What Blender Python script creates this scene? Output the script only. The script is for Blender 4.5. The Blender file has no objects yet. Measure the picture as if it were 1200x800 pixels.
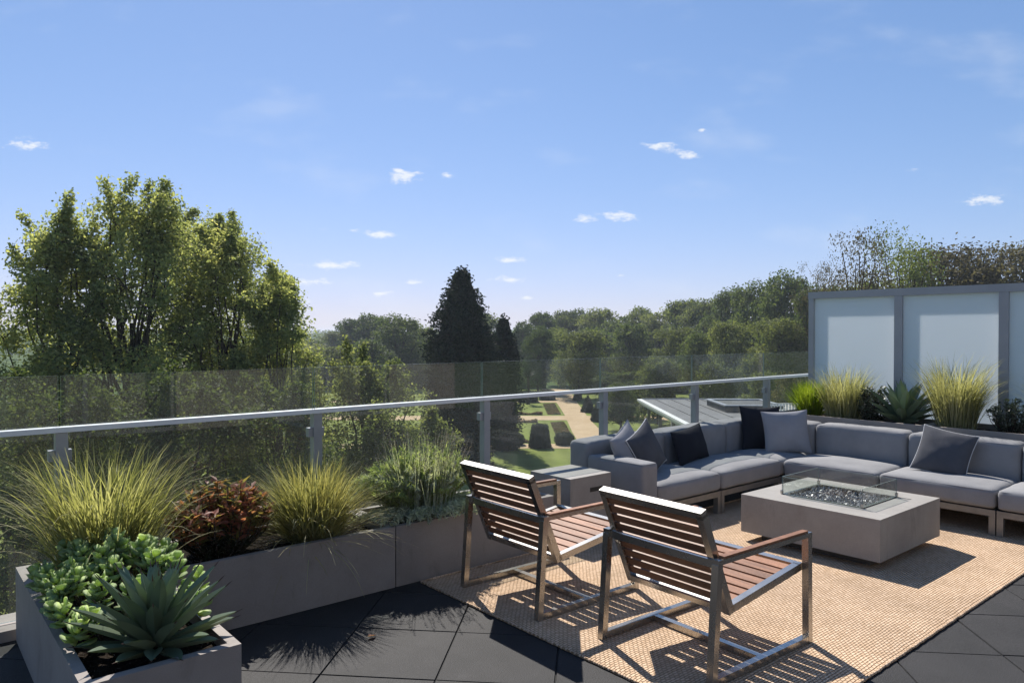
import bpy, bmesh, math, random
import numpy as np
from mathutils import Vector, Matrix, noise

random.seed(7)
RNG = np.random.default_rng(11)
C = bpy.context.scene.collection
R = math.radians
S_, C_ = 0.7632, 0.6461            # the terrace runs at 49.75 degrees to the view
CAM_Z = 1.6
GARDEN = -9.8
FPX = 865.0

def W(X, Z, z=0.0):                # metres right of / ahead of the standpoint -> terrace axes
    return Vector((S_*X + C_*Z, -C_*X + S_*Z, z))
def P(px, Z, z=0.0):
    return W((px-600)/FPX*Z, Z, z)
def zat(py, Z):
    return CAM_Z + (390-py)/FPX*Z

# ------------------------------------------------------------------ materials
def new_mat(name):
    m = bpy.data.materials.new(name); m.use_nodes = True
    nt = m.node_tree; nt.nodes.clear()
    out = nt.nodes.new('ShaderNodeOutputMaterial')
    return m, nt, out
def nd(nt, kind, **kw):
    n = nt.nodes.new(kind)
    for k, v in kw.items():
        if k in n.inputs: n.inputs[k].default_value = v
        else: setattr(n, k, v)
    return n
def col(c): return (c[0], c[1], c[2], 1)
def ramp(nt, stops):
    r = nt.nodes.new('ShaderNodeValToRGB')
    e = r.color_ramp.elements
    e[0].position, e[0].color = stops[0][0], col(stops[0][1])
    e[1].position, e[1].color = stops[-1][0], col(stops[-1][1])
    for p, c in stops[1:-1]:
        x = e.new(p); x.color = col(c)
    return r

def surf(name, c1, c2=None, rough=.6, metal=0, scale=6, detail=6, bump=0, bscale=60, bdist=.004, spec=.5, fine=0, fscale=300, rvar=0, stretch=None, objvar=0, stain=0):
    """colour mottled between c1 and c2, with an optional fine grain and bump"""
    m, nt, out = new_mat(name)
    b = nd(nt, 'ShaderNodeBsdfPrincipled', Roughness=rough, Metallic=metal)
    b.inputs['Specular IOR Level'].default_value = spec
    nt.links.new(b.outputs[0], out.inputs[0])
    tc = nd(nt, 'ShaderNodeTexCoord')
    vec = tc.outputs['Object']
    if stretch:
        mp = nd(nt, 'ShaderNodeMapping'); mp.inputs['Scale'].default_value = stretch
        nt.links.new(vec, mp.inputs[0]); vec = mp.outputs[0]
    n = nd(nt, 'ShaderNodeTexNoise', Scale=scale, Detail=detail, Roughness=.62)
    nt.links.new(vec, n.inputs['Vector'])
    rp = ramp(nt, [(.32, c1), (.68, c2 or c1)])
    nt.links.new(n.outputs['Fac'], rp.inputs[0])
    last = rp.outputs[0]
    if fine:
        f = nd(nt, 'ShaderNodeTexNoise', Scale=fscale, Detail=2)
        nt.links.new(tc.outputs['Object'], f.inputs['Vector'])
        mr = nd(nt, 'ShaderNodeMapRange'); mr.inputs[1].default_value = .3; mr.inputs[2].default_value = .7
        mr.inputs[3].default_value = 1-fine; mr.inputs[4].default_value = 1+fine
        nt.links.new(f.outputs['Fac'], mr.inputs[0])
        mx = nd(nt, 'ShaderNodeVectorMath', operation='SCALE')
        nt.links.new(last, mx.inputs[0]); nt.links.new(mr.outputs[0], mx.inputs['Scale'])
        last = mx.outputs[0]
    if objvar:
        oi = nd(nt, 'ShaderNodeObjectInfo'); mo = nd(nt, 'ShaderNodeMapRange'); mo.inputs[3].default_value = 1-objvar; mo.inputs[4].default_value = 1+objvar
        nt.links.new(oi.outputs['Random'], mo.inputs[0]); so_ = nd(nt, 'ShaderNodeVectorMath', operation='SCALE')
        nt.links.new(last, so_.inputs[0]); nt.links.new(mo.outputs[0], so_.inputs['Scale']); last = so_.outputs[0]
    if stain:
        mp2 = nd(nt, 'ShaderNodeMapping'); mp2.inputs['Scale'].default_value = (1,1,.35); nt.links.new(tc.outputs['Object'], mp2.inputs[0])
        sn = nd(nt, 'ShaderNodeTexNoise', Scale=7, Detail=9, Roughness=.72, Distortion=.6); nt.links.new(mp2.outputs[0], sn.inputs['Vector'])
        sr = nd(nt, 'ShaderNodeMapRange', interpolation_type='SMOOTHSTEP'); sr.inputs[1].default_value = .52; sr.inputs[2].default_value = .74; sr.inputs[3].default_value = 1; sr.inputs[4].default_value = 1-stain
        nt.links.new(sn.outputs['Fac'], sr.inputs[0]); ss = nd(nt, 'ShaderNodeVectorMath', operation='SCALE')
        nt.links.new(last, ss.inputs[0]); nt.links.new(sr.outputs[0], ss.inputs['Scale']); last = ss.outputs[0]
    nt.links.new(last, b.inputs['Base Color'])
    if rvar:
        mr = nd(nt, 'ShaderNodeMapRange'); mr.inputs[3].default_value = rough-rvar; mr.inputs[4].default_value = rough+rvar
        nt.links.new(n.outputs['Fac'], mr.inputs[0]); nt.links.new(mr.outputs[0], b.inputs['Roughness'])
    if bump:
        bn = nd(nt, 'ShaderNodeTexNoise', Scale=bscale, Detail=4)
        nt.links.new(tc.outputs['Object'], bn.inputs['Vector'])
        bp = nd(nt, 'ShaderNodeBump', Strength=bump, Distance=bdist)
        nt.links.new(bn.outputs['Fac'], bp.inputs['Height']); nt.links.new(bp.outputs[0], b.inputs['Normal'])
    return m

def leaf_mat(name, stops, transl=.35, rough=.6, spec=.15, nscale=.6, objvar=.0, tgain=1.5):
    m, nt, out = new_mat(name)
    g = nd(nt, 'ShaderNodeNewGeometry')
    tc = nd(nt, 'ShaderNodeTexCoord')
    n = nd(nt, 'ShaderNodeTexNoise', Scale=nscale, Detail=3)
    nt.links.new(tc.outputs['Object'], n.inputs['Vector'])
    a = nd(nt, 'ShaderNodeMath', operation='MULTIPLY_ADD'); a.inputs[1].default_value = .55
    s = nd(nt, 'ShaderNodeMath', operation='MULTIPLY_ADD'); s.inputs[1].default_value = 1.1; s.inputs[2].default_value = -.32
    nt.links.new(n.outputs['Fac'], s.inputs[0])
    nt.links.new(g.outputs['Random Per Island'], a.inputs[0]); nt.links.new(s.outputs[0], a.inputs[2])
    fac = a.outputs[0]
    if objvar:
        oi = nd(nt, 'ShaderNodeObjectInfo')
        b2 = nd(nt, 'ShaderNodeMath', operation='MULTIPLY_ADD'); b2.inputs[1].default_value = objvar
        nt.links.new(oi.outputs['Random'], b2.inputs[0])
        c2 = nd(nt, 'ShaderNodeMath', operation='SUBTRACT'); c2.inputs[1].default_value = objvar/2
        nt.links.new(fac, c2.inputs[0]); nt.links.new(c2.outputs[0], b2.inputs[2]); fac = b2.outputs[0]
    rp = ramp(nt, stops); nt.links.new(fac, rp.inputs[0])
    b = nd(nt, 'ShaderNodeBsdfPrincipled', Roughness=rough); b.inputs['Specular IOR Level'].default_value = spec
    nt.links.new(rp.outputs[0], b.inputs['Base Color'])
    t = nd(nt, 'ShaderNodeBsdfTranslucent')
    v = nd(nt, 'ShaderNodeVectorMath', operation='MULTIPLY'); v.inputs[1].default_value = (tgain*1.05, tgain*1.1, tgain*.6)
    nt.links.new(rp.outputs[0], v.inputs[0]); nt.links.new(v.outputs[0], t.inputs[0])
    mx = nd(nt, 'ShaderNodeMixShader'); mx.inputs[0].default_value = transl
    nt.links.new(b.outputs[0], mx.inputs[1]); nt.links.new(t.outputs[0], mx.inputs[2])
    nt.links.new(mx.outputs[0], out.inputs[0])
    return m

def schlick(nt, k=1.0):
    """reflectance that is the same from both sides of a pane"""
    g = nd(nt, 'ShaderNodeNewGeometry')
    d = nd(nt, 'ShaderNodeVectorMath', operation='DOT_PRODUCT')
    nt.links.new(g.outputs['Incoming'], d.inputs[0]); nt.links.new(g.outputs['Normal'], d.inputs[1])
    a = nd(nt, 'ShaderNodeMath', operation='ABSOLUTE'); nt.links.new(d.outputs['Value'], a.inputs[0])
    o = nd(nt, 'ShaderNodeMath', operation='SUBTRACT'); o.inputs[0].default_value = 1; nt.links.new(a.outputs[0], o.inputs[1])
    p = nd(nt, 'ShaderNodeMath', operation='POWER'); p.inputs[1].default_value = 5; nt.links.new(o.outputs[0], p.inputs[0])
    m = nd(nt, 'ShaderNodeMath', operation='MULTIPLY_ADD'); m.inputs[1].default_value = .96*k; m.inputs[2].default_value = .04*k
    nt.links.new(p.outputs[0], m.inputs[0]); return m
def glass_mat(name, tint, refl=1.0, dust=.03, rough=0.0):
    m, nt, out = new_mat(name)
    t = nd(nt, 'ShaderNodeBsdfTransparent'); t.inputs[0].default_value = col(tint)
    gl = nd(nt, 'ShaderNodeBsdfGlossy', Roughness=rough)
    mu = schlick(nt, refl)
    mx = nd(nt, 'ShaderNodeMixShader')
    nt.links.new(mu.outputs[0], mx.inputs[0]); nt.links.new(t.outputs[0], mx.inputs[1]); nt.links.new(gl.outputs[0], mx.inputs[2])
    d = nd(nt, 'ShaderNodeBsdfTranslucent'); d.inputs[0].default_value = (.8, .8, .78, 1)
    d2 = nd(nt, 'ShaderNodeBsdfDiffuse'); d2.inputs[0].default_value = (.8, .8, .78, 1)
    dm = nd(nt, 'ShaderNodeMixShader'); dm.inputs[0].default_value = .5
    nt.links.new(d.outputs[0], dm.inputs[1]); nt.links.new(d2.outputs[0], dm.inputs[2])
    tc = nd(nt, 'ShaderNodeTexCoord'); n = nd(nt, 'ShaderNodeTexNoise', Scale=1.6, Detail=5)
    nt.links.new(tc.outputs['Object'], n.inputs['Vector'])
    mr = nd(nt, 'ShaderNodeMapRange'); mr.inputs[1].default_value = .3; mr.inputs[2].default_value = .75
    mr.inputs[3].default_value = dust*.5; mr.inputs[4].default_value = dust*1.5
    nt.links.new(n.outputs['Fac'], mr.inputs[0])
    m2 = nd(nt, 'ShaderNodeMixShader')
    nt.links.new(mr.outputs[0], m2.inputs[0]); nt.links.new(mx.outputs[0], m2.inputs[1]); nt.links.new(dm.outputs[0], m2.inputs[2])
    nt.links.new(m2.outputs[0], out.inputs[0])
    return m

M = {}
M['deck'] = surf('rubber_paver', (.015,.015,.016), (.027,.026,.027), rough=.74, scale=3, bump=.8, bscale=170, bdist=.004, fine=.75, fscale=190, spec=.36, stain=-.35)
M['cream'] = surf('cream_render', (.34,.30,.25), (.40,.35,.295), rough=.9, scale=1.5)
M['subfloor'] = surf('subfloor', (.012,.012,.012), rough=.9)
M['render_wall'] = surf('render_wall', (.42,.40,.37), (.36,.34,.32), rough=.9, scale=1.2)
M['planter'] = surf('planter_fibre_cement', (.255,.222,.198), (.32,.285,.258), rough=.75, scale=2.2, bump=.15, bscale=120, fine=.08, fscale=260, spec=.35, stain=.26)
M['concrete'] = surf('cast_concrete', (.26,.242,.222), (.325,.306,.28), rough=.7, scale=3.5, bump=.14, bscale=90, fine=.08, fscale=260, spec=.35, stain=.20)
M['base_dark'] = surf('dark_plinth', (.06,.055,.05), (.08,.075,.07), rough=.8)
M['soil'] = surf('potting_soil', (.014,.010,.007), (.045,.034,.025), rough=1, scale=45, bump=1, bscale=70, bdist=.03, spec=.1)
M['alu'] = surf('grey_aluminium', (.30,.31,.33), (.36,.37,.39), rough=.42, metal=.35, scale=8, rvar=.06)
M['alu_frame'] = surf('anodised_frame', (.33,.325,.335), (.38,.375,.385), rough=.5, metal=.2, scale=3)
M['steel'] = surf('brushed_steel', (.43,.415,.39), (.47,.455,.43), rough=.27, metal=1, scale=9, rvar=.03)
M['sofa_steel'] = surf('satin_steel', (.20,.19,.178), (.26,.25,.235), rough=.45, metal=.6, scale=14, rvar=.07)
M['rail'] = surf('polished_rail', (.74,.74,.73), (.80,.80,.79), rough=.40, metal=.1, scale=10)
M['teak'] = surf('weathered_teak', (.16,.066,.030), (.31,.14,.07), rough=.55, scale=9, detail=9, bump=.25, bscale=60, stretch=(6,.7,6), objvar=.28, fine=.12, fscale=160, spec=.4)
M['fabric'] = surf('charcoal_weave', (.225,.224,.230), (.282,.281,.286), rough=.95, scale=4, bump=.35, bscale=520, bdist=.002, fine=.16, fscale=700, spec=.2)
M['pillow_light'] = surf('pale_grey_weave', (.27,.27,.285), (.32,.32,.335), rough=.95, scale=5, bump=.4, bscale=480, bdist=.002, fine=.2, fscale=620, spec=.2)
M['pillow_dark'] = surf('slate_weave', (.070,.072,.082), (.095,.097,.108), rough=.95, scale=5, bump=.4, bscale=480, bdist=.002, fine=.2, fscale=620, spec=.2)
M['pillow_black'] = surf('navy_black_weave', (.011,.013,.020), (.018,.020,.028), rough=.92, scale=5, bump=.4, bscale=480, bdist=.002, fine=.2, fscale=620, spec=.25)
M['piping'] = surf('white_piping', (.62,.62,.62), rough=.8)
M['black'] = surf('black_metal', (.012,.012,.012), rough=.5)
M['stone'] = surf('fire_glass', (.05,.05,.052), (.35,.34,.33), rough=.25, scale=40, spec=.7)
M['glass'] = glass_mat('railing_glass', (.89,.912,.90), refl=1.0, dust=.012)
M['clear'] = glass_mat('clear_guard_glass', (.93,.955,.945), refl=1.0, dust=.005)
M['bark'] = surf('bark', (.045,.035,.026), (.085,.068,.05), rough=.95, scale=5, bump=.8, bscale=16, bdist=.05, spec=.1)
M['grass_lawn'] = surf('lawn', (.145,.18,.038), (.215,.24,.066), rough=.95, scale=.35, detail=8, fine=.25, fscale=14, spec=.1)
def mown(m):
    nt = m.node_tree; b = next(n for n in nt.nodes if n.type == 'BSDF_PRINCIPLED'); src = b.inputs['Base Color'].links[0].from_socket
    tc = nd(nt, 'ShaderNodeTexCoord'); mp = nd(nt, 'ShaderNodeMapping'); mp.inputs['Rotation'].default_value = (0,0,R(38)); nt.links.new(tc.outputs['Object'], mp.inputs[0])
    w_ = nd(nt, 'ShaderNodeTexWave', Scale=.16, Distortion=.6, Detail=2); nt.links.new(mp.outputs[0], w_.inputs[0])
    mr = nd(nt, 'ShaderNodeMapRange'); mr.inputs[3].default_value = .88; mr.inputs[4].default_value = 1.1; nt.links.new(w_.outputs['Fac'], mr.inputs[0])
    sc_ = nd(nt, 'ShaderNodeVectorMath', operation='SCALE'); nt.links.new(src, sc_.inputs[0]); nt.links.new(mr.outputs[0], sc_.inputs['Scale']); nt.links.new(sc_.outputs[0], b.inputs['Base Color'])
mown(M['grass_lawn'])
M['meadow'] = surf('meadow', (.045,.08,.02), (.085,.12,.035), rough=1, scale=.05, detail=8, spec=.05)
M['gravel'] = surf('golden_gravel', (.46,.33,.20), (.56,.42,.27), rough=.95, scale=.6, detail=8, fine=.14, fscale=20, spec=.1)
M['roof_grey'] = surf('roof_membrane', (.10,.10,.105), (.15,.15,.155), rough=.75, scale=1.5, fine=.1, fscale=30)
M['roof_dark'] = surf('dark_roof', (.05,.052,.055), (.075,.078,.08), rough=.7, scale=1.5)
M['white'] = surf('white_paint', (.62,.62,.60), (.70,.70,.68), rough=.6, scale=2)
M['steel_post'] = surf('grey_post', (.16,.16,.155), rough=.6)

def frosted():
    m, nt, out = new_mat('frosted_glass')
    d = nd(nt, 'ShaderNodeBsdfDiffuse'); d.inputs[0].default_value = (.74,.77,.80,1)
    t = nd(nt, 'ShaderNodeBsdfTranslucent'); t.inputs[0].default_value = (.88,.92,.95,1)
    a = nd(nt, 'ShaderNodeMixShader'); a.inputs[0].default_value = .62
    nt.links.new(d.outputs[0], a.inputs[1]); nt.links.new(t.outputs[0], a.inputs[2])
    g = nd(nt, 'ShaderNodeBsdfGlossy', Roughness=.12)
    f = schlick(nt)
    x = nd(nt, 'ShaderNodeMixShader')
    nt.links.new(f.outputs[0], x.inputs[0]); nt.links.new(a.outputs[0], x.inputs[1]); nt.links.new(g.outputs[0], x.inputs[2])
    nt.links.new(x.outputs[0], out.inputs[0])
    return m
M['frost'] = frosted()
M['glass_edge'] = surf('polished_glass_edge', (.16,.21,.195), (.20,.25,.235), rough=.15, spec=.8)

def jute():
    m, nt, out = new_mat('jute_weave')
    b = nd(nt, 'ShaderNodeBsdfPrincipled', Roughness=.95); b.inputs['Specular IOR Level'].default_value = .15
    nt.links.new(b.outputs[0], out.inputs[0])
    tc = nd(nt, 'ShaderNodeTexCoord')
    wob = nd(nt, 'ShaderNodeTexNoise', Scale=9, Detail=2)
    nt.links.new(tc.outputs['Object'], wob.inputs['Vector'])
    sc = nd(nt, 'ShaderNodeVectorMath', operation='SCALE'); sc.inputs['Scale'].default_value = .012
    nt.links.new(wob.outputs['Color'], sc.inputs[0])
    ad = nd(nt, 'ShaderNodeVectorMath', operation='ADD')
    nt.links.new(tc.outputs['Object'], ad.inputs[0]); nt.links.new(sc.outputs[0], ad.inputs[1])
    br = nd(nt, 'ShaderNodeTexBrick', Scale=1.0, offset=.5)
    br.inputs['Mortar Size'].default_value = .0032; br.inputs['Mortar Smooth'].default_value = 1.0
    br.inputs['Brick Width'].default_value = .031; br.inputs['Row Height'].default_value = .016
    br.inputs['Color1'].default_value = (.56,.395,.26,1); br.inputs['Color2'].default_value = (.70,.515,.36,1); br.inputs['Mortar'].default_value = (.30,.195,.11,1)
    nt.links.new(ad.outputs[0], br.inputs['Vector'])
    n = nd(nt, 'ShaderNodeTexNoise', Scale=2.2, Detail=6)
    nt.links.new(tc.outputs['Object'], n.inputs['Vector'])
    mr = nd(nt, 'ShaderNodeMapRange'); mr.inputs[1].default_value = .3; mr.inputs[2].default_value = .7; mr.inputs[3].default_value = .84; mr.inputs[4].default_value = 1.12
    nt.links.new(n.outputs['Fac'], mr.inputs[0])
    s2 = nd(nt, 'ShaderNodeVectorMath', operation='SCALE')
    nt.links.new(br.outputs['Color'], s2.inputs[0]); nt.links.new(mr.outputs[0], s2.inputs['Scale'])
    nt.links.new(s2.outputs[0], b.inputs['Base Color'])
    fz = nd(nt, 'ShaderNodeTexNoise', Scale=160, Detail=3); nt.links.new(tc.outputs['Object'], fz.inputs['Vector'])
    h = nd(nt, 'ShaderNodeMath', operation='MULTIPLY_ADD'); h.inputs[1].default_value = -1.0
    nt.links.new(br.outputs['Fac'], h.inputs[0])
    h2 = nd(nt, 'ShaderNodeMath', operation='MULTIPLY'); h2.inputs[1].default_value = .5
    nt.links.new(fz.outputs['Fac'], h2.inputs[0]); nt.links.new(h2.outputs[0], h.inputs[2])
    bp = nd(nt, 'ShaderNodeBump', Strength=1.0, Distance=.006)
    nt.links.new(h.outputs[0], bp.inputs['Height']); nt.links.new(bp.outputs[0], b.inputs['Normal'])
    return m
M['jute'] = jute()

# foliage
M['lf_near'] = leaf_mat('leaf_lime', [(.1,(0.109,0.133,0.067)), (.5,(0.225,0.244,0.114)), (.85,(0.434,0.415,0.195)), (1,(0.636,0.536,0.256))], transl=0.58, nscale=.35)
M['lf_shrub'] = leaf_mat('leaf_yellowgreen', [(.1,(0.060,0.080,0.037)), (.55,(0.145,0.164,0.074)), (1,(0.313,0.299,0.131))], transl=0.55, nscale=.5)
M['lf_bank'] = leaf_mat('leaf_bank', [(.1,(.034,.052,.022)), (.55,(.078,.10,.038)), (.85,(.15,.165,.06)), (1,(.24,.24,.09))], transl=.42, nscale=.7)
M['lf_wood_a'] = leaf_mat('leaf_woodland', [(.1,(0.041,0.063,0.025)), (.55,(0.090,0.117,0.043)), (1,(0.186,0.207,0.072))], transl=0.42, nscale=.25, objvar=.55)
M['lf_wood_b'] = leaf_mat('leaf_olive', [(.1,(0.063,0.078,0.034)), (.55,(0.133,0.153,0.057)), (1,(0.241,0.249,0.095))], transl=0.42, nscale=.25, objvar=.5)
M['lf_wood_c'] = leaf_mat('leaf_brown', [(.1,(0.050,0.042,0.030)), (.55,(0.103,0.087,0.059)), (1,(0.174,0.150,0.096))], transl=0.42, nscale=.25, objvar=.4)
M['lf_conifer'] = leaf_mat('leaf_conifer', [(.1,(0.012,0.019,0.013)), (.6,(0.024,0.036,0.023)), (1,(0.048,0.066,0.036))], transl=.12, nscale=.4, objvar=.2)
M['lf_yew'] = leaf_mat('leaf_yew', [(.1,(.010,.018,.010)), (.6,(.018,.030,.015)), (1,(.04,.06,.025))], transl=.12, nscale=1.5)
M['gr_yellow'] = leaf_mat('blade_yellow', [(.1,(0.142,0.151,0.057)), (.5,(0.294,0.285,0.123)), (1,(0.545,0.501,0.276))], transl=.45, nscale=4, tgain=1.2)
M['gr_gold'] = leaf_mat('blade_gold', [(.1,(0.148,0.148,0.052)), (.5,(0.339,0.300,0.123)), (1,(0.522,0.445,0.234))], transl=.42, nscale=4, tgain=1.2)
M['gr_pale'] = leaf_mat('blade_pale', [(.1,(0.226,0.226,0.112)), (.5,(0.428,0.397,0.221)), (1,(0.678,0.626,0.398))], transl=.45, nscale=4, tgain=1.1)
M['gr_lime'] = leaf_mat('blade_lime', [(.1,(.08,.13,.015)), (.5,(.18,.24,.02)), (1,(.32,.36,.05))], transl=.5, nscale=4, tgain=1.3)
M['lav'] = leaf_mat('leaf_lavender', [(.1,(0.240,0.253,0.198)), (.55,(0.475,0.492,0.391)), (1,(0.797,0.789,0.640))], transl=0.45, nscale=5, tgain=1.2)
M['lav_green'] = leaf_mat('leaf_lavender_new', [(.1,(0.178,0.227,0.089)), (.55,(0.334,0.383,0.170)), (1,(0.527,0.561,0.283))], transl=0.5, nscale=5, tgain=1.2)
M['lav_spike'] = leaf_mat('lavender_spike', [(.1,(.12,.10,.11)), (.6,(.22,.19,.19)), (1,(.34,.30,.27))], transl=.25, nscale=5, tgain=1)
M['bronze'] = leaf_mat('leaf_bronze', [(.05,(.13,.15,.045)), (.42,(.26,.20,.075)), (.55,(.36,.15,.10)), (.85,(.42,.16,.12)), (1,(.50,.36,.13))], transl=.5, nscale=7, spec=.35, rough=.45, tgain=1.2)
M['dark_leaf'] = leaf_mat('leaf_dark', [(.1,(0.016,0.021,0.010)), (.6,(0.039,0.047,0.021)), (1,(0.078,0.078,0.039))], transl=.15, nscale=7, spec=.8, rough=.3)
M['jade'] = leaf_mat('leaf_jade', [(.1,(0.217,0.297,0.146)), (.5,(0.400,0.497,0.256)), (1,(0.613,0.689,0.387))], transl=0.55, nscale=6, spec=.35, rough=.6, tgain=1.2)
M['agave'] = leaf_mat('leaf_agave', [(.1,(0.095,0.139,0.086)), (.5,(0.170,0.230,0.148)), (1,(0.288,0.348,0.243))], transl=0.2, nscale=3, spec=.5, rough=.42)
M['agave_tip'] = surf('agave_spine', (.09,.035,.02), (.05,.02,.012), rough=.5)
M['shrub_dark'] = leaf_mat('leaf_grey_dark', [(.1,(0.038,0.053,0.038)), (.6,(0.090,0.112,0.078)), (1,(0.195,0.225,0.165))], transl=.2, nscale=8, spec=.6, rough=.35)
M['bright'] = leaf_mat('leaf_bright', [(.1,(.06,.16,.01)), (1,(.14,.30,.02))], transl=.5, nscale=8)
M['bed'] = leaf_mat('bed_plants', [(.1,(0.081,0.121,0.041)), (.5,(0.203,0.162,0.108)), (.8,(0.378,0.243,0.189)), (1,(0.540,0.378,0.270))], transl=.2, nscale=.8)

# ------------------------------------------------------------------ object helpers
def link(o, parent=None):
    C.objects.link(o)
    if parent is not None: o.parent = parent
    return o
def tag(o, label=None, cat=None, group=None, kind=None):
    if label: o['label'] = label
    if cat: o['category'] = cat
    if group: o['group'] = group
    if kind: o['kind'] = kind
    return o
def thing(name, label, cat, loc=(0,0,0), rz=0, group=None):
    o = bpy.data.objects.new(name, None); o.empty_display_size = .2
    o.location = loc; o.rotation_euler = (0,0,rz)
    C.objects.link(o)
    return tag(o, label, cat, group)
def obj_bm(name, bm, mat, parent=None, smooth=False, bevel=0, seg=2):
    if bevel:
        es = [e for e in bm.edges if len(e.link_faces) == 2 and e.calc_face_angle(0) > .5]
        if es: bmesh.ops.bevel(bm, geom=es, offset=bevel, segments=seg, affect='EDGES', profile=.5)
    bmesh.ops.recalc_face_normals(bm, faces=bm.faces[:])
    me = bpy.data.meshes.new(name); bm.to_mesh(me); bm.free()
    if smooth:
        me.polygons.foreach_set('use_smooth', [True]*len(me.polygons))
    for m in (mat if isinstance(mat, (list, tuple)) else [mat]): me.materials.append(m)
    return link(bpy.data.objects.new(name, me), parent)
def obj_np(name, V, F, mat, parent=None, smooth=False, midx=None):
    """V (n,3), F (m,k) arrays"""
    me = bpy.data.meshes.new(name)
    V = np.asarray(V, np.float32); F = np.asarray(F, np.int32)
    k = F.shape[1]
    me.vertices.add(len(V)); me.vertices.foreach_set('co', V.ravel())
    me.loops.add(F.size); me.loops.foreach_set('vertex_index', F.ravel())
    me.polygons.add(len(F)); me.polygons.foreach_set('loop_start', np.arange(0, F.size, k, dtype=np.int32))
    me.polygons.foreach_set('loop_total', np.full(len(F), k, np.int32))
    for m in (mat if isinstance(mat, (list, tuple)) else [mat]): me.materials.append(m)
    if midx is not None: me.polygons.foreach_set('material_index', np.asarray(midx, np.int32))
    me.polygons.foreach_set('use_smooth', np.full(len(F), bool(smooth)))
    me.update(calc_edges=True)
    return link(bpy.data.objects.new(name, me), parent)
def box(bm, x0, x1, y0, y1, z0, z1):
    v = [bm.verts.new(p) for p in ((x0,y0,z0),(x1,y0,z0),(x1,y1,z0),(x0,y1,z0),(x0,y0,z1),(x1,y0,z1),(x1,y1,z1),(x0,y1,z1))]
    for f in ((3,2,1,0),(4,5,6,7),(0,1,5,4),(1,2,6,5),(2,3,7,6),(3,0,4,7)): bm.faces.new([v[i] for i in f])
def bar(bm, a, b, w, h, up=(0,0,1), ext=0):
    """rectangular tube from a to b; w across, h along 'up'"""
    a, b = Vector(a), Vector(b); d = (b-a).normalized(); a = a-d*ext; b = b+d*ext
    up = Vector(up)
    s = d.cross(up)
    if s.length < 1e-4: s = d.cross(Vector((1,0,0)))
    s.normalize(); u = s.cross(d).normalized()
    vs = []
    for p in (a, b):
        for i, j in ((-1,-1),(1,-1),(1,1),(-1,1)): vs.append(bm.verts.new(p + s*(w/2*i) + u*(h/2*j)))
    for f in ((0,1,2,3),(7,6,5,4),(0,4,5,1),(1,5,6,2),(2,6,7,3),(3,7,4,0)): bm.faces.new([vs[i] for i in f])
def ring_box(bm, o, i, z0, z1):
    """rectangular ring: o, i = (x0,x1,y0,y1) outer and inner"""
    def lp(r, z): return [bm.verts.new(p) for p in ((r[0],r[2],z),(r[1],r[2],z),(r[1],r[3],z),(r[0],r[3],z))]
    a, b, c, d = lp(o,z0), lp(o,z1), lp(i,z0), lp(i,z1)
    for k in range(4):
        n = (k+1) % 4
        bm.faces.new((a[k],a[n],b[n],b[k])); bm.faces.new((d[k],d[n],c[n],c[k]))
        bm.faces.new((b[k],b[n],d[n],d[k])); bm.faces.new((c[k],c[n],a[n],a[k]))
def tube_np(pts, rads, n=6):
    pts = [Vector(p) for p in pts]; V = []; F = []
    for i, p in enumerate(pts):
        d = (pts[min(i+1,len(pts)-1)] - pts[max(i-1,0)])
        d = d.normalized() if d.length > 1e-7 else Vector((0,0,1))
        s = d.cross(Vector((.31,.77,.12)))
        if s.length < 1e-3: s = d.cross(Vector((1,0,0)))
        s.normalize(); u = d.cross(s)
        for k in range(n):
            t = 2*math.pi*k/n
            V.append(p + (s*math.cos(t)+u*math.sin(t))*rads[i])
    for i in range(len(pts)-1):
        for k in range(n):
            F.append((i*n+k, i*n+(k+1)%n, (i+1)*n+(k+1)%n, (i+1)*n+k))
    return V, F
class Acc:
    def __init__(s): s.V = []; s.F = []; s.n = 0
    def add(s, V, F):
        V = np.asarray([tuple(v) for v in V], float) if not isinstance(V, np.ndarray) else V
        F = np.asarray(F, int) + s.n
        s.V.append(V); s.F.append(F); s.n += len(V)
    def get(s): return np.concatenate(s.V), np.concatenate(s.F)

# ------------------------------------------------------------------ leaf helpers
def unit(a):
    return a/np.maximum(np.linalg.norm(a, axis=1, keepdims=True), 1e-9)
def leaves(Cn, N, size, aspect=.55, T=None, fold=.12, rng=RNG):
    """diamond leaves at centres Cn with normals N; returns V, F"""
    n = len(Cn); N = unit(N)
    if T is None: T = rng.normal(size=(n,3))
    T = unit(T - N*np.sum(T*N, axis=1, keepdims=True)); B = np.cross(N, T)
    s = (np.ones(n)*size if np.isscalar(size) else size)[:,None]
    V = np.empty((n,4,3))
    V[:,0] = Cn - T*s*.5
    V[:,1] = Cn + B*s*aspect*.5 + N*s*fold - T*s*.06
    V[:,2] = Cn + T*s*.5
    V[:,3] = Cn - B*s*aspect*.5 + N*s*fold - T*s*.06
    return V.reshape(-1,3), np.arange(n*4).reshape(n,4)
def on_sphere(n, rng=RNG): return unit(rng.normal(size=(n,3)))

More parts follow.
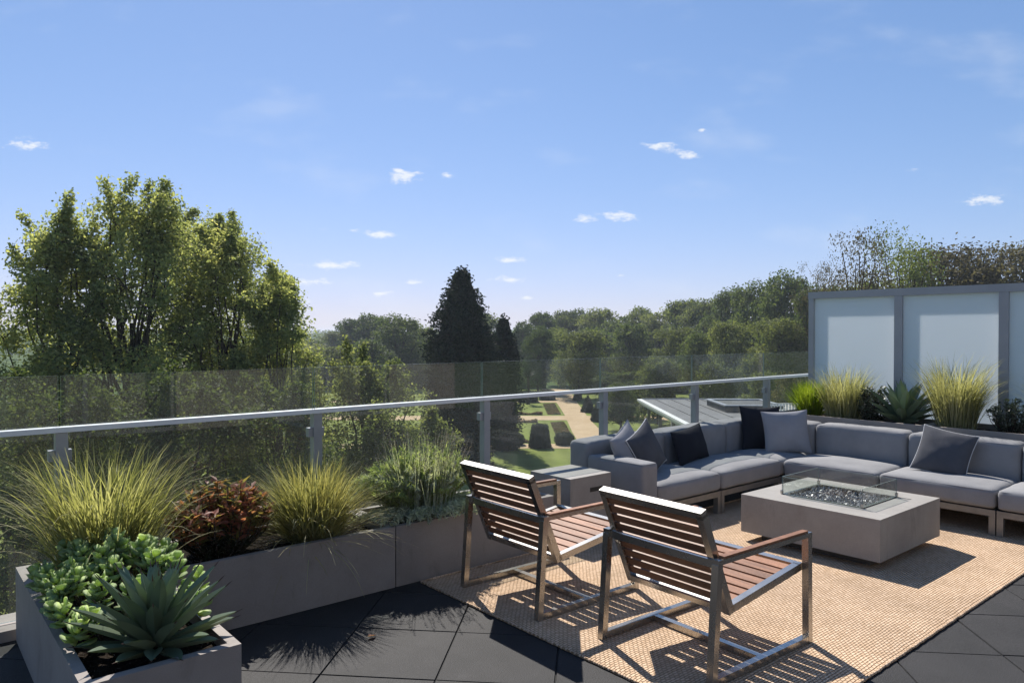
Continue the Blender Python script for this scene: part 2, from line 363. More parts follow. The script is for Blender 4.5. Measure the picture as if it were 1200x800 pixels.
def blades(n, length, lean, droop, width, rad, segs=5, rng=RNG, len_var=.3, up0=0.0):
    """grass blades rising from a disc, leaning outward and drooping"""
    th = rng.uniform(0, 2*np.pi, n); r = rad*np.sqrt(rng.uniform(0,1,n))
    base = np.stack([r*np.cos(th), r*np.sin(th), np.zeros(n)], 1)
    ph = th + rng.normal(0, .8, n)
    out = np.stack([np.cos(ph), np.sin(ph), np.zeros(n)], 1)
    L = length*(1-len_var*rng.uniform(0,1,n))
    le = lean*np.abs(rng.normal(.55,.45,n)) + up0
    dr = droop*rng.uniform(.2,1,n)
    side = np.stack([-np.sin(ph), np.cos(ph), np.zeros(n)], 1)
    tw = rng.uniform(-.7,.7,n)[:,None]
    side = unit(side + out*tw)
    V = np.empty((n, segs+1, 2, 3)); p = base.copy()
    w0 = width*rng.uniform(.6,1.2,n)[:,None]
    for i in range(segs+1):
        t = i/segs
        ang = np.clip(le + dr*t*t, 0, 2.7)[:,None]
        w = w0*(1-t**2.2)*.5 + .0004
        V[:,i,0] = p - side*w; V[:,i,1] = p + side*w
        p = p + (np.array([0,0,1])*np.cos(ang) + out*np.sin(ang))*(L/segs)[:,None]
    V = V.reshape(-1,3); F = []
    idx = (np.arange(n)*(segs+1)*2)[:,None]
    for i in range(segs):
        F.append(np.concatenate([idx+2*i, idx+2*i+1, idx+2*i+3, idx+2*i+2], 1))
    return V, np.concatenate(F)

# ------------------------------------------------------------------ setting: terrace, garden
def terrace():
    bm = bmesh.new(); box(bm, -6, 9.45, -4, 4.86, GARDEN-.3, -.012)
    s = obj_bm('terrace', bm, M['render_wall']); tag(s, kind='structure')
    # rubber tiles laid diagonally; the joints are real gaps over a dark bed
    V, F = [], []
    ang = R(43.8); ca, sa = math.cos(ang), math.sin(ang); T = .55; g = .0022; b = .003
    for i in range(-16, 24):
        for j in range(-20, 20):
            cx = 1.92 + (i+.5)*T*ca - (j+.5)*T*sa; cy = 2.815 + (i+.5)*T*sa + (j+.5)*T*ca
            if not (-5.6 < cx < 9.1 and -3.6 < cy < 4.5): continue
            k = len(V)
            for h, z in ((T/2-g, -.010), (T/2-g-b, 0)):
                for sx, sy in ((-1,-1),(1,-1),(1,1),(-1,1)):
                    V.append((cx + h*(sx*ca-sy*sa), cy + h*(sx*sa+sy*ca), z + .0012*math.sin(i*7.3+j*3.1)))
            F.append((k+4,k+5,k+6,k+7))
            for q in range(4): F.append((k+q, k+(q+1)%4, k+4+(q+1)%4, k+4+q))
    o = obj_np('terrace_floor', V, F, M['deck']); tag(o, kind='structure')
    bm = bmesh.new(); box(bm, -5.98, 9.43, -3.98, 4.84, -.013, -.009)
    tag(obj_bm('terrace_bed', bm, M['subfloor']), kind='structure')
    bm = bmesh.new(); box(bm, -6.02, 9.48, 4.62, 4.90, -.008, .05)
    tag(obj_bm('terrace_kerb', bm, M['planter'], bevel=.005), kind='structure')
terrace()

def garden():
    # terrain: one sheet to the horizon with low wooded hills
    n = 90
    rs = np.concatenate([np.linspace(0, 300, 25)[1:], np.geomspace(320, 5200, 30)])
    V = [tuple(W(0, 0, GARDEN))]; F4 = []
    na = 120
    for r in rs:
        for k in range(na):
            a = 2*math.pi*k/na
            h = GARDEN
            if r > 280:
                t = min(1, (r-280)/900); t = t*t*(3-2*t)
                h += t*(9 + 5*noise.noise(Vector((r*.0012*math.cos(a), r*.0012*math.sin(a), 3.3))))
                if r > 1500: h -= 9*min(1, (r-1500)/1500)
            V.append((r*math.cos(a), r*math.sin(a), h))
    me = bpy.data.meshes.new('ground')
    F = [(0, 1+k, 1+(k+1)%na) for k in range(na)]
    for i in range(len(rs)-1):
        for k in range(na):
            a = 1+i*na; b = a+na
            F.append((a+k, b+k, b+(k+1)%na, a+(k+1)%na))
    me.from_pydata(V, [], F); me.materials.append(M['meadow'])
    for p in me.polygons: p.use_smooth = True
    tag(link(bpy.data.objects.new('ground', me)), kind='structure')
    def sheet(name, poly, z, mat):
        bm = bmesh.new()
        bm.faces.new([bm.verts.new(W(x, y, GARDEN+z)) for x, y in poly])
        bmesh.ops.subdivide_edges(bm, edges=bm.edges[:], cuts=0)
        o = obj_bm(name, bm, mat); tag(o, kind='structure'); return o
    sheet('lawn', [(-70,25),(60,25),(60,150),(-70,150)], .02, M['grass_lawn'])
    # paths: main walk, two cross walks, the near walk
    sheet('garden_path', [(6.9,70),(10.2,70),(10.4,84),(10.2,96),(10.6,118),(11.6,150),(6.0,150),(7.3,118),(7.3,102),(6.9,84)], .05, M['gravel'])
    sheet('cross_path', [(-34,96.2),(44,96.2),(44,101.2),(-34,101.2)], .045, M['gravel'])
    sheet('cross_path', [(-22,72.6),(30,72.6),(30,75.6),(-22,75.6)], .045, M['gravel'])
    sheet('cross_path', [(-30,120.5),(8,120.5),(8,123.5),(-30,123.5)], .045, M['gravel'])
    sheet('terrace_path', [(2.0,74),(8.4,84),(10,84),(10,70),(2.0,70)], .04, M['gravel']) if False else None
garden()

# flower beds and hedges as individual things
def tuft_bed(name, label, x0, x1, y0, y1, n, size, h, mat, cat='flower bed', group=None):
    t = thing(name, label, cat, W((x0+x1)/2, (y0+y1)/2, GARDEN+.03), R(49.75-90), group)
    x = RNG.uniform(-(x1-x0)/2, (x1-x0)/2, n); y = RNG.uniform(-(y1-y0)/2, (y1-y0)/2, n)
    z = RNG.uniform(.02, h, n)*(.6+.4*np.sin(x*2.1)*np.cos(y*1.7))
    V, F = leaves(np.stack([x,y,z],1), RNG.normal(size=(n,3))+[0,0,.8], size, .7)
    obj_np('plants', V, F, mat, t)
    bm = bmesh.new(); box(bm, -(x1-x0)/2, (x1-x0)/2, -(y1-y0)/2, (y1-y0)/2, -.02, .06)
    obj_bm('soil', bm, M['soil'], t)
    return t
GB = 'flower beds along the gravel walk'
tuft_bed('flower_bed', 'reddish flower bed edging the nearer lawn panel beside the main gravel walk', 4.9, 6.6, 78.5, 93.5, 5000, .24, .14, M['bed'], group=GB)
tuft_bed('flower_bed', 'reddish flower bed edging the farther lawn panel beside the main gravel walk', 5.0, 6.8, 103, 118, 5000, .24, .14, M['bed'], group=GB)
tuft_bed('flower_bed', 'low dark flower strip along the far edge of the nearer lawn panel', -4, 3.2, 93.4, 94.6, 2500, .28, .4, M['bed'], group=GB)
tuft_bed('flower_bed', 'low dark flower strip along the near edge of the farther lawn panel', -4, 4.2, 102.4, 103.2, 2500, .28, .4, M['bed'], group=GB)
tuft_bed('flower_bed', 'low dark edging strip along the near side of the nearer lawn panel', -10, 4.0, 76.4, 77.2, 2500, .26, .35, M['bed'], group=GB)

def clipped(name, label, cat, X, Z, prof, n, size, mat=None, group=None, sq=0):
    """clipped evergreen: prof = list of (radius, height), leafy shell"""
    t = thing(name, label, cat, W(X, Z, GARDEN+.03), R(49.75-90), group)
    hs = np.array([p[1] for p in prof]); rr = np.array([p[0] for p in prof])
    # inner core
    m = 20; V = []; F = []
    for r, h in zip(rr, hs):
        for k in range(m):
            a = 2*math.pi*k/m; q = 1.0
            if sq: q = min(1/max(abs(math.cos(a)),1e-3), 1/max(abs(math.sin(a)),1e-3)); q = 1+(q-1)*sq
            V.append((r*.93*q*math.cos(a), r*.93*q*math.sin(a), h*.97))
    for i in range(len(prof)-1):
        for k in range(m): F.append((i*m+k, i*m+(k+1)%m, (i+1)*m+(k+1)%m, (i+1)*m+k))
    obj_np('core', V, F, mat or M['lf_yew'], t)
    # shell, area-weighted
    seg = np.hypot(np.diff(rr), np.diff(hs))*(rr[:-1]+rr[1:]+.02); pk = RNG.choice(len(seg), n, p=seg/seg.sum())
    u = RNG.uniform(0,1,n); r = rr[pk]+(rr[pk+1]-rr[pk])*u; h = hs[pk]+(hs[pk+1]-hs[pk])*u
    a = RNG.uniform(0, 2*np.pi, n)
    if sq:
        q = np.minimum(1/np.maximum(np.abs(np.cos(a)),1e-3), 1/np.maximum(np.abs(np.sin(a)),1e-3)); r = r*(1+(q-1)*sq)
    dr = (rr[pk+1]-rr[pk]); dh = (hs[pk+1]-hs[pk])
    N = np.stack([np.cos(a)*dh, np.sin(a)*dh, -dr], 1)
    Cn = np.stack([r*np.cos(a), r*np.sin(a), h], 1) + RNG.normal(0, size*.3, (n,3))
    Cn[:,2] = np.maximum(Cn[:,2], .02)
    V, F = leaves(Cn, unit(N)+RNG.normal(0,.5,(n,3)), size, .6)
    obj_np('foliage', V, F, mat or M['lf_yew'], t)
    return t
GT = 'clipped evergreens in the formal garden'
clipped('topiary', 'tall square tapered topiary block on the near lawn between two low balls', 'topiary', 2.78, 73.6, [(1.05,0),(1.05,.15),(.74,2.1),(.66,2.2),(.02,2.25)], 3000, .16, group=GT, sq=.85)
ball = [(.75,0),(.98,.3),(1.0,.6),(.88,.95),(.5,1.15),(.02,1.2)]
clipped('box_ball', 'low clipped hedge ball on the left of the square topiary', 'topiary', .25, 75.0, ball, 1800, .15, group=GT)
clipped('box_ball', 'low clipped hedge ball on the right of the square topiary', 'topiary', 5.35, 75.2, ball, 1800, .15, group=GT)
clipped('box_ball', 'flat clipped hedge mound just left of the sofa arm', 'topiary', 7.3, 71.5, [(1.0,0),(1.15,.3),(1.0,.55),(.5,.75),(.02,.78)], 1500, .15, group=GT)
clipped('topiary_cone', 'dark pointed topiary cone beyond the cross walk right of the main path', 'topiary', 10.9, 106, [(1.0,0),(1.0,.2),(.6,1.2),(.3,1.9),(.02,2.4)], 1500, .18, group=GT)
clipped('topiary_cone', 'bigger dark topiary cone standing at the corner of the cross walk', 'topiary', 11.2, 95, [(1.0,0),(1.05,.3),(.8,1.3),(.4,2.2),(.02,2.7)], 1500, .18, group=GT)
clipped('topiary_cone', 'smallest and farthest topiary cone beyond the right hand lawn', 'topiary', 10.9, 124, [(.7,0),(.7,.2),(.4,1.0),(.02,1.6)], 900, .18, group=GT)
clipped('box_hedge', 'dark clipped hedge block at the head of the far lawn panel', 'hedge', 2.6, 122, [(1.6,0),(1.6,1.5),(1.4,1.7),(.02,1.75)], 1800, .2, group=GT, sq=.9)
clipped('box_hedge', 'second clipped hedge block where the main walk begins', 'hedge', 6.0, 126, [(1.3,0),(1.3,1.3),(1.1,1.5),(.02,1.55)], 1500, .2, group=GT, sq=.9)

def long_hedge(label, x0, x1, y, h, n):
    t = thing('hedge', label, 'hedge', W((x0+x1)/2, y, GARDEN), R(49.75-90))
    bm = bmesh.new(); box(bm, -(x1-x0)/2, (x1-x0)/2, -.7, .7, 0, h*.93); obj_bm('core', bm, M['lf_wood_a'], t)
    x = RNG.uniform(-(x1-x0)/2, (x1-x0)/2, n); s = RNG.uniform(0, 2.6, n)
    top = s > 1.2
    y_ = np.where(top, s-1.9, -.75); z = np.where(top, h, s/1.2*h) + .25*np.sin(x*.9)*top
    Cn = np.stack([x, y_, z], 1)+RNG.normal(0,.12,(n,3))
    V, F = leaves(Cn, RNG.normal(size=(n,3))+np.where(top[:,None], [0,0,1.], [0,-1.,0]), .45, .6)
    obj_np('foliage', V, F, M['lf_wood_a'], t)
long_hedge('long dark hedge closing the garden in front of the far trees', -40, 7.0, 152, 4.0, 9000)
long_hedge('dark hedge bank right of the main walk in front of the woods', 11.5, 60, 140, 3.6, 9000)

# ------------------------------------------------------------------ trees
def lobes_crown(lobes, n, size, rng, aspect=.6, shell=(.62,1.0), outw=1.0):
    """leaves on the shells of ellipsoid lobes [(centre, (rx,ry,rz))]"""
    vol = np.array([l[1][0]*l[1][2] for l in lobes]); cnt = np.maximum((vol/vol.sum()*n).astype(int), 3)
    Cs, Ns = [], []
    for (c, r), k in zip(lobes, cnt):
        # clustered sprays over the shell so that gaps and clumps stay
        m = max(4, k//14)
        d0 = on_sphere(m, rng); d0[:,2] = np.where(d0[:,2] < -.55, -d0[:,2], d0[:,2])
        q0 = d0*np.array(r)*rng.uniform(*shell, size=(m,1))
        idx = rng.integers(0, m, k)
        sp = .22*np.mean(r)
        Cs.append(np.array(c) + q0[idx] + rng.normal(0, sp, (k,3))*[1,1,.75]); Ns.append(d0[idx]*outw + rng.normal(0,.75,(k,3)) + [0,0,.25])
    Cs, Ns = np.concatenate(Cs), np.concatenate(Ns)
    return leaves(Cs, Ns, size*rng.uniform(.6,1.3,len(Cs)), aspect, rng=rng)

def branch_tubes(acc, a, b, r0, r1, rng, bend=.15, n=6, seg=5):
    a, b = np.array(a, float), np.array(b, float); L = np.linalg.norm(b-a)
    j = rng.normal(0, bend*L/seg, (seg+1,3)); j[0] = 0; j[-1] = 0
    pts = [a+(b-a)*i/seg + j[i] + np.array([0,0,-.06*L*math.sin(math.pi*i/seg)]) for i in range(seg+1)]
    acc.add(*tube_np(pts, [r0+(r1-r0)*i/seg for i in range(seg+1)], n))
    return pts

def broadleaf_proto(seed, H, Wd, nl, nleaf, size, low=.08, flat=1.0):
    rng = np.random.default_rng(seed); acc = Acc()
    lobes = []
    for i in range(nl):
        t = rng.uniform(low+.12, .93)
        rad = Wd*.5*math.sqrt(max(.05, 1-((t-.50)/.52)**2))*(.92)
        a = rng.uniform(0, 2*math.pi); rr = rad*math.sqrt(rng.uniform(.15,1))*.72
        s = Wd*rng.uniform(.13,.24)
        lobes.append(((rr*math.cos(a), rr*math.sin(a), t*H), (s, s, s*rng.uniform(.7,1.0)*flat)))
    lobes.append(((0,0,H*.9-Wd*.08), (Wd*.2,Wd*.2,Wd*.17)))
    V, F = lobes_crown(lobes, nleaf, size, rng)
    V[:,2] = np.clip(V[:,2], .1, None)
    tp = branch_tubes(acc, (0,0,0), (0,0,H*.72), Wd*.035, Wd*.012, rng, .08, 8, 6)
    for c, r in lobes:
        z0 = max(.12*H, c[2]*.55); branch_tubes(acc, (0,0,z0), c, Wd*.012, Wd*.004, rng, .12, 5, 4)
    TV, TF = acc.get()
    return (V, F), (TV, TF)

def tree_from(proto, name, label, loc, sx, sz, rz, mats, group=None, first=None):
    t = thing(name, label, 'tree', loc, rz, group)
    for o in proto:
        c = o.copy(); C.objects.link(c); c.parent = t
    t.scale = (sx, sx, sz)
    return t

PROTO_H, PROTO_W = 16.0, 12.0
protos = {}
def proto_meshes(key, seed, mat, nl=26, nleaf=8500, size=.62, low=.02, flat=1.0):
    (V,F),(TV,TF) = broadleaf_proto(seed, PROTO_H, PROTO_W, nl, nleaf, size, low, flat)
    a = bpy.data.objects.new('crown', None)
    cr = obj_np('crown', V, F, mat); tr = obj_np('trunk', TV, TF, M['bark'], smooth=True)
    C.objects.unlink(cr); C.objects.unlink(tr)
    protos[key] = (cr, tr)
proto_meshes('a1', 1, M['lf_wood_a']); proto_meshes('a2', 2, M['lf_wood_a'], nl=34); proto_meshes('a3', 3, M['lf_wood_a'], nl=20, flat=.9)
proto_meshes('b1', 4, M['lf_wood_b']); proto_meshes('b2', 5, M['lf_wood_b'], nl=34)
proto_meshes('c1', 6, M['lf_wood_c'], nl=30)
proto_meshes('s1', 8, M['lf_wood_c'], nl=22, nleaf=4200, size=.24, low=.35)
proto_meshes('c2', 11, M['lf_wood_c'], nl=46, nleaf=20000, size=.30)
proto_meshes('f3', 12, M['lf_wood_a'], nl=40, nleaf=12000, size=.26)
proto_meshes('f1', 9, M['lf_wood_b'], nl=40, nleaf=15000, size=.46)
proto_meshes('f2', 10, M['lf_wood_a'], nl=40, nleaf=15000, size=.46)

def place(key, px, ytop, wpx, Z, label, group=None, name='broadleaf_tree'):
    top = zat(ytop, Z); h = top - GARDEN
    w = wpx/FPX*Z
    loc = P(px, Z, GARDEN)
    return tree_from(protos[key], name, label, loc, w/PROTO_W/.95, h/PROTO_H/.97, random.uniform(0, 6.28), None, group)

GW = 'woodland trees beyond the garden'
L_A = 'one of the dark green rounded trees in the wood beyond the garden'
L_B = 'one of the olive green rounded trees in the wood beyond the garden'
L_L = 'one of the far green trees left of the tall dark conifer'
far_left = [('a1',372,397,44,260),('b1',395,390,54,245),('a2',418,378,58,205),('a3',441,371,56,200),('a1',490,379,56,185),('b2',362,405,60,190),
            ('b1',402,408,62,150),('a2',432,402,60,135),('a3',350,408,70,150),('b2',300,405,80,170),('a1',250,400,90,180),('a3',200,400,90,180),('b1',150,400,90,180)]
for k, px, y, w, Z in far_left: place(k, px, y, w, Z, L_L, 'far trees left of the conifer')
place('f2', 467, 375, 78, 150, 'broad domed dark green tree just left of the tall conifer')
place('c1', 428, 374, 40, 215, 'brown topped tree rising behind the broad domed tree')
row_back = [('a2',560,372,60,215),('a1',612,377,46,185),('a2',634,371,50,210),('b1',656,367,46,215),('a3',673,366,54,220),('b2',701,366,56,205),('a1',727,371,50,195),
            ('a3',752,363,56,205),('b1',777,365,56,195),('a2',802,357,62,185),('b2',826,357,56,175),('a1',700,384,60,165),('a2',742,385,56,150),('a1',655,384,50,160)]
for k, px, y, w, Z in row_back: place(k, px, y, w, Z, L_A if k[0] == 'a' else L_B, GW)
place('f1', 680, 389, 66, 128, 'pale green round headed tree right of the tall conifer behind the far glass')
place('f2', 631, 388, 46, 140, 'narrow mid green tree between the conifer and the pale round tree')
place('f2', 851, 346, 68, 150, 'grey green spreading tree at the start of the taller wood on the right')
place('f1', 790, 386, 62, 130, 'olive rounded tree in the middle of the wood behind the glass')
place('f2', 823, 394, 58, 120, 'dark rounded tree beside the olive tree behind the glass')
place('f1', 860, 380, 66, 112, 'brown green rounded tree below the taller wood')
place('f2', 884, 341, 74, 135, 'tall green tree next to the frosted screen, left of the highest one')
place('f2', 918, 329, 82, 122, 'highest dark tree just left of the frosted screen')
place('f1', 905, 376, 70, 104, 'lower bushy tree in front of the highest dark tree')
place('f2', 946, 345, 60, 104, 'dark tree partly hidden by the corner of the frosted screen')
place('s1', 957, 312, 60, 100, 'small ragged treetop showing above the corner of the screen')
place('s1', 1002, 277, 110, 74, 'thin sparse tree with bare twigs rising above the frosted screen')
place('f3', 1050, 288, 115, 80, 'dark dense tree above the middle post of the frosted screen')
place('c2', 1108, 299, 170, 84, 'broad brownish tree above the right hand frosted panel')
place('c2', 1185, 296, 150, 82, 'brownish tree at the far right beyond the frosted panels')
place('a1', 1040, 330, 110, 92, L_A, GW); place('a2', 990, 345, 90, 100, L_A, GW); place('a3', 1130, 330, 120, 98, L_A, GW)
place('b2', 772, 425, 62, 92, 'light shrubby tree behind the flat roofed pavilion', name='small_tree')
place('b1', 842, 428, 64, 84, 'pale bushy tree to the right of the pavilion roof', name='small_tree')
place('f1', 893, 438, 66, 70, 'loose shrubby tree behind the white balustrade', name='small_tree')
place('c1', 925, 440, 46, 58, 'reddish brown shrub behind the last railing panel', name='shrub')
place('f2', 727, 452, 44, 86, 'small dark tree on the lawn beside the pavilion', name='small_tree')
place('a1', 748, 446, 50, 98, 'dark bushy tree behind the pavilion corner', name='small_tree')
place('a2', 712, 442, 40, 120, 'rounded dark bush beyond the second topiary cone', name='small_tree')

def wellingtonia(name, label, px, ytop, Z, half, n, seed, profile, base_y=None):
    rng = np.random.default_rng(seed)
    top = zat(ytop, Z); H = top-GARDEN
    t = thing(name, label, 'tree', P(px, Z, GARDEN), 0)
    ts = np.array([p[0] for p in profile]); rs = np.array([p[1] for p in profile])*half
    m = n//22
    hh = rng.uniform(0,1,m*3); keep = rng.uniform(0,1,m*3) < np.interp(hh, ts, rs)/rs.max()+.05; hh = hh[keep][:m]; m = len(hh)
    a = rng.uniform(0, 2*np.pi, m)
    wob = 1+.10*np.sin(3*a+hh*9)+.08*np.sin(5*a-hh*17)
    r = np.interp(hh, ts, rs)*wob*rng.uniform(.80,1.05,m)
    q = np.stack([r*np.cos(a), r*np.sin(a), hh*H], 1); d = np.stack([np.cos(a), np.sin(a), -.15+0*a], 1)
    idx = rng.integers(0, m, n)
    along = rng.uniform(-.9,.35,(n,1))
    Cn = q[idx] + d[idx]*along*np.array([1,1,1.2]) + rng.normal(0,.16,(n,3)); Cn[:,2] = np.clip(Cn[:,2], .1, None)
    V, F = leaves(Cn, rng.normal(0,.8,(n,3))+d[idx]*.4+[0,0,.5], .34*rng.uniform(.6,1.2,n), .5, T=d[idx]+rng.normal(0,.5,(n,3)), rng=rng)
    obj_np('crown', V, F, M['lf_conifer'], t)
    acc = Acc(); branch_tubes(acc, (0,0,0), (0,0,H*.94), half*.16, half*.02, rng, .02, 10, 8)
    for i in range(0, m, max(1, m//220)):
        acc.add(*tube_np([(0,0,q[i][2]*.985), tuple(q[i]*[.5,.5,.99]), tuple(q[i])], [.07,.05,.02], 4))
    obj_np('trunk', *acc.get(), M['bark'], t, smooth=True)
    # dark inner mass of old foliage round the stem
    V, F = leaves(np.stack([np.interp(h2:=rng.uniform(0,.97,n//3), ts, rs)*.62*np.cos(b2:=rng.uniform(0,6.28,n//3)), np.interp(h2, ts, rs)*.62*np.sin(b2), h2*H], 1), rng.normal(size=(n//3,3)), .75, .8, rng=rng)
    obj_np('inner_foliage', V, F, M['lf_conifer'], t)
    return t
wp = [(0,.80),(.10,.95),(.30,1.0),(.50,1.0),(.62,.93),(.75,.72),(.86,.50),(.94,.28),(.985,.16),(1,.05)]
wellingtonia('giant_conifer', 'tall dark conical conifer standing alone in the garden centre', 541, 316, 64, 3.05, 34000, 21, wp)
wp2 = [(0,.8),(.3,1),(.6,.9),(.85,.6),(1,.1)]
wellingtonia('conifer', 'shorter dark conifer tucked against the right side of the tall one', 590, 371, 72, 1.75, 10000, 22, wp2)

# small palm-like cordyline beyond the glass
def cordyline():
    Z = 118; t = thing('palm_tree', 'small spiky palm standing dark at the end of the garden lawns', 'tree', P(619, Z, GARDEN))
    H = zat(437, Z)-GARDEN-.6
    obj_np('trunk', *tube_np([(0,0,0),(.1,0,H*.5),(0,.05,H)], [.28,.2,.2], 8), M['bark'], t, smooth=True)
    V, F = blades(160, 1.9, 1.3, 1.3, .16, .15, segs=4, len_var=.3); V[:,2] += H-.1
    obj_np('fronds', V, F, M['lf_conifer'], t)
cordyline()

# near trees: limbs, shoots and single leaves
def near_tree(name, label, px, ytop, wpx, Z, nleaf, seed, mat, shoots=14, size=.15, low=.15, lean=0, nl=38, wide=1.3):
    rng = np.random.default_rng(seed)
    top = zat(ytop, Z); H = top-GARDEN; Wd = wpx/FPX*Z
    t = thing(name, label, 'tree', P(px, Z, GARDEN), R(49.75-90))
    acc = Acc()
    lobes = []
    for i in range(nl):
        tt = low + (.93-low)*((i+rng.uniform(0,1))/nl)
        rad = Wd*.5*max(.10, 1-max(0, (tt-.42)/.60)**1.7)**.8
        a = i*2.39996+rng.normal(0,.5); rr = rad*math.sqrt(rng.uniform(.08,1))*.88
        s = Wd*rng.uniform(.075,.15)*wide
        lobes.append(((rr*math.cos(a)+lean*tt, rr*math.sin(a), tt*H), (s,s,s*rng.uniform(.65,.95))))
    Cs, Ns = [], []
    trunk = branch_tubes(acc, (0,0,0), (lean*.6,0,H*.66), Wd*.035, Wd*.012, rng, .10, 8, 7)
    vol = np.array([l[1][0]**1.6 for l in lobes]); cnt = (vol/vol.sum()*nleaf*.86).astype(int)
    for (c, r), k in zip(lobes, cnt):
        z0 = min(max(.16*H, c[2]*.62), H*.62); f = z0/(H*.66)
        st = trunk[min(6, max(1, int(f*7)))]
        branch_tubes(acc, st, c, Wd*.012, .02, rng, .14, 5, 5)
        m = max(8, k//34)
        d = on_sphere(m, rng); d[:,2] = d[:,2]*.8+.2
        e = np.array(c)+d*np.array(r)*rng.uniform(.45,1.05,(m,1))
        for q in range(0, m, 3): acc.add(*tube_np([c, tuple((np.array(c)+e[q])/2+rng.normal(0,.06,3)), tuple(e[q])], [.025,.016,.006], 4))
        idx = rng.integers(0, m, k)
        Cs.append(e[idx]+rng.normal(0,.17+.045*np.mean(r),(k,3))+[0,0,-.05]); Ns.append(rng.normal(0,.7,(k,3))+d[idx]*.6+[0,0,.5])
    # upright leafy shoots at the top and the sides
    ns = int(nleaf*.14/max(1,shoots))
    tops = sorted(lobes, key=lambda l: -l[0][2])[:max(6, nl//2)]
    for i in range(shoots):
        c, r = tops[i % len(tops)]
        d = unit(np.array([[rng.normal(0,.55), rng.normal(0,.55), 1.0]]))[0]
        st = np.array(c); hi = H*1.0 if i % 3 == 0 else c[2]+r[2]*1.1+rng.uniform(.5,1.6)
        L = max(.6, min(2.0, (hi-c[2])*rng.uniform(.7,1.05))); en = st+d*L
        acc.add(*tube_np([tuple(st), tuple(st+d*L*.5+rng.normal(0,.07,3)), tuple(en)], [.035,.02,.005], 4))
        u = rng.uniform(.25,1.0,ns)[:,None]; k = ns
        Cs.append(st+d*L*u+rng.normal(0,1,(k,3))*(.30-.2*u)); Ns.append(rng.normal(0,.8,(k,3))+[0,0,.4])
    Cn, Nn = np.concatenate(Cs), np.concatenate(Ns)
    V, F = leaves(Cn, Nn, size*rng.uniform(.6,1.35,len(Cn)), .62, rng=rng, fold=.1)
    obj_np('crown', V, F, mat, t); obj_np('trunk', *acc.get(), M['bark'], t, smooth=True)
    return t
near_tree('lime_tree', 'tallest near tree on the left with upright leafy shoots against the sky', 155, 203, 250, 30, 48000, 31, M['lf_near'], shoots=18, nl=64)
near_tree('lime_tree', 'near tree cut by the left edge, beside the tallest one', 70, 236, 170, 28, 36000, 36, M['lf_near'], shoots=14)
near_tree('lime_tree', 'lower near tree with ragged top, right of the tallest left one', 272, 256, 190, 33, 38000, 33, M['lf_near'], shoots=12, nl=52)
near_tree('lime_tree', 'shorter tree at the right end of the near left trees, sloping down', 322, 312, 120, 31, 34000, 34, M['lf_near'], shoots=8, nl=46, low=.1)
near_tree('lime_tree', 'dense dark green tree filling the gap under the tallest left trees', 222, 246, 270, 36, 52000, 35, M['lf_near'], shoots=8, nl=64, low=.05)
near_tree('bushy_tree', 'yellow green bushy tree behind the glass above the lavender', 430, 420, 200, 32, 34000, 46, M['lf_shrub'], shoots=10, low=.05, size=.14)
near_tree('bushy_tree', 'leafy bush behind the glass above the golden grass tuft', 330, 452, 210, 23, 26000, 37, M['lf_bank'], shoots=8, low=.1, size=.12)
near_tree('bushy_tree', 'leafy bush behind the glass above the bronze leaved plant', 215, 440, 230, 21, 30000, 38, M['lf_bank'], shoots=8, low=.1, size=.12)
near_tree('bushy_tree', 'leafy bush behind the glass at the left edge of the view', 75, 440, 240, 19, 30000, 39, M['lf_bank'], shoots=8, low=.1, size=.11)
near_tree('bushy_tree', 'green bushy tree partly cut off at the far left edge of the view', -50, 330, 230, 25, 26000, 47, M['lf_near'], shoots=8, low=.05)
near_tree('round_shrub', 'rounded yellow green shrub at the foot of the tall dark conifer', 505, 492, 90, 40, 14000, 40, M['lf_shrub'], shoots=2, low=.1, size=.16)
near_tree('round_shrub', 'lower green shrub behind the glass left of the middle post', 450, 505, 130, 30, 18000, 41, M['lf_bank'], shoots=4, low=.1, size=.13)

# far wooded slopes read as one mass
def woodland():
    rng = np.random.default_rng(51); n = 60000
    m = 2600
    Z = rng.uniform(300, 900, m); X = Z*rng.uniform(-.95,.95,m)
    ctr = np.array([W(x, z) for x, z in zip(X, Z)])
    r = np.hypot(ctr[:,0], ctr[:,1]); t = np.clip((r-280)/900,0,1); t = t*t*(3-2*t)
    ctr[:,2] = GARDEN + t*9 + 2.5
    idx = rng.integers(0, m, n); d = on_sphere(n, rng); d[:,2] = np.abs(d[:,2])
    Cn = ctr[idx] + d*np.array([6,6,5.5])*rng.uniform(.75,1.05,(n,1))
    V, F = leaves(Cn, d+rng.normal(0,.5,(n,3)), 2.2*rng.uniform(.6,1.3,n), .7, rng=rng)
    tag(obj_np('far_woodland', V, F, M['lf_wood_a']), kind='stuff', label='far wooded slopes on the horizon', cat='woodland')
woodland()

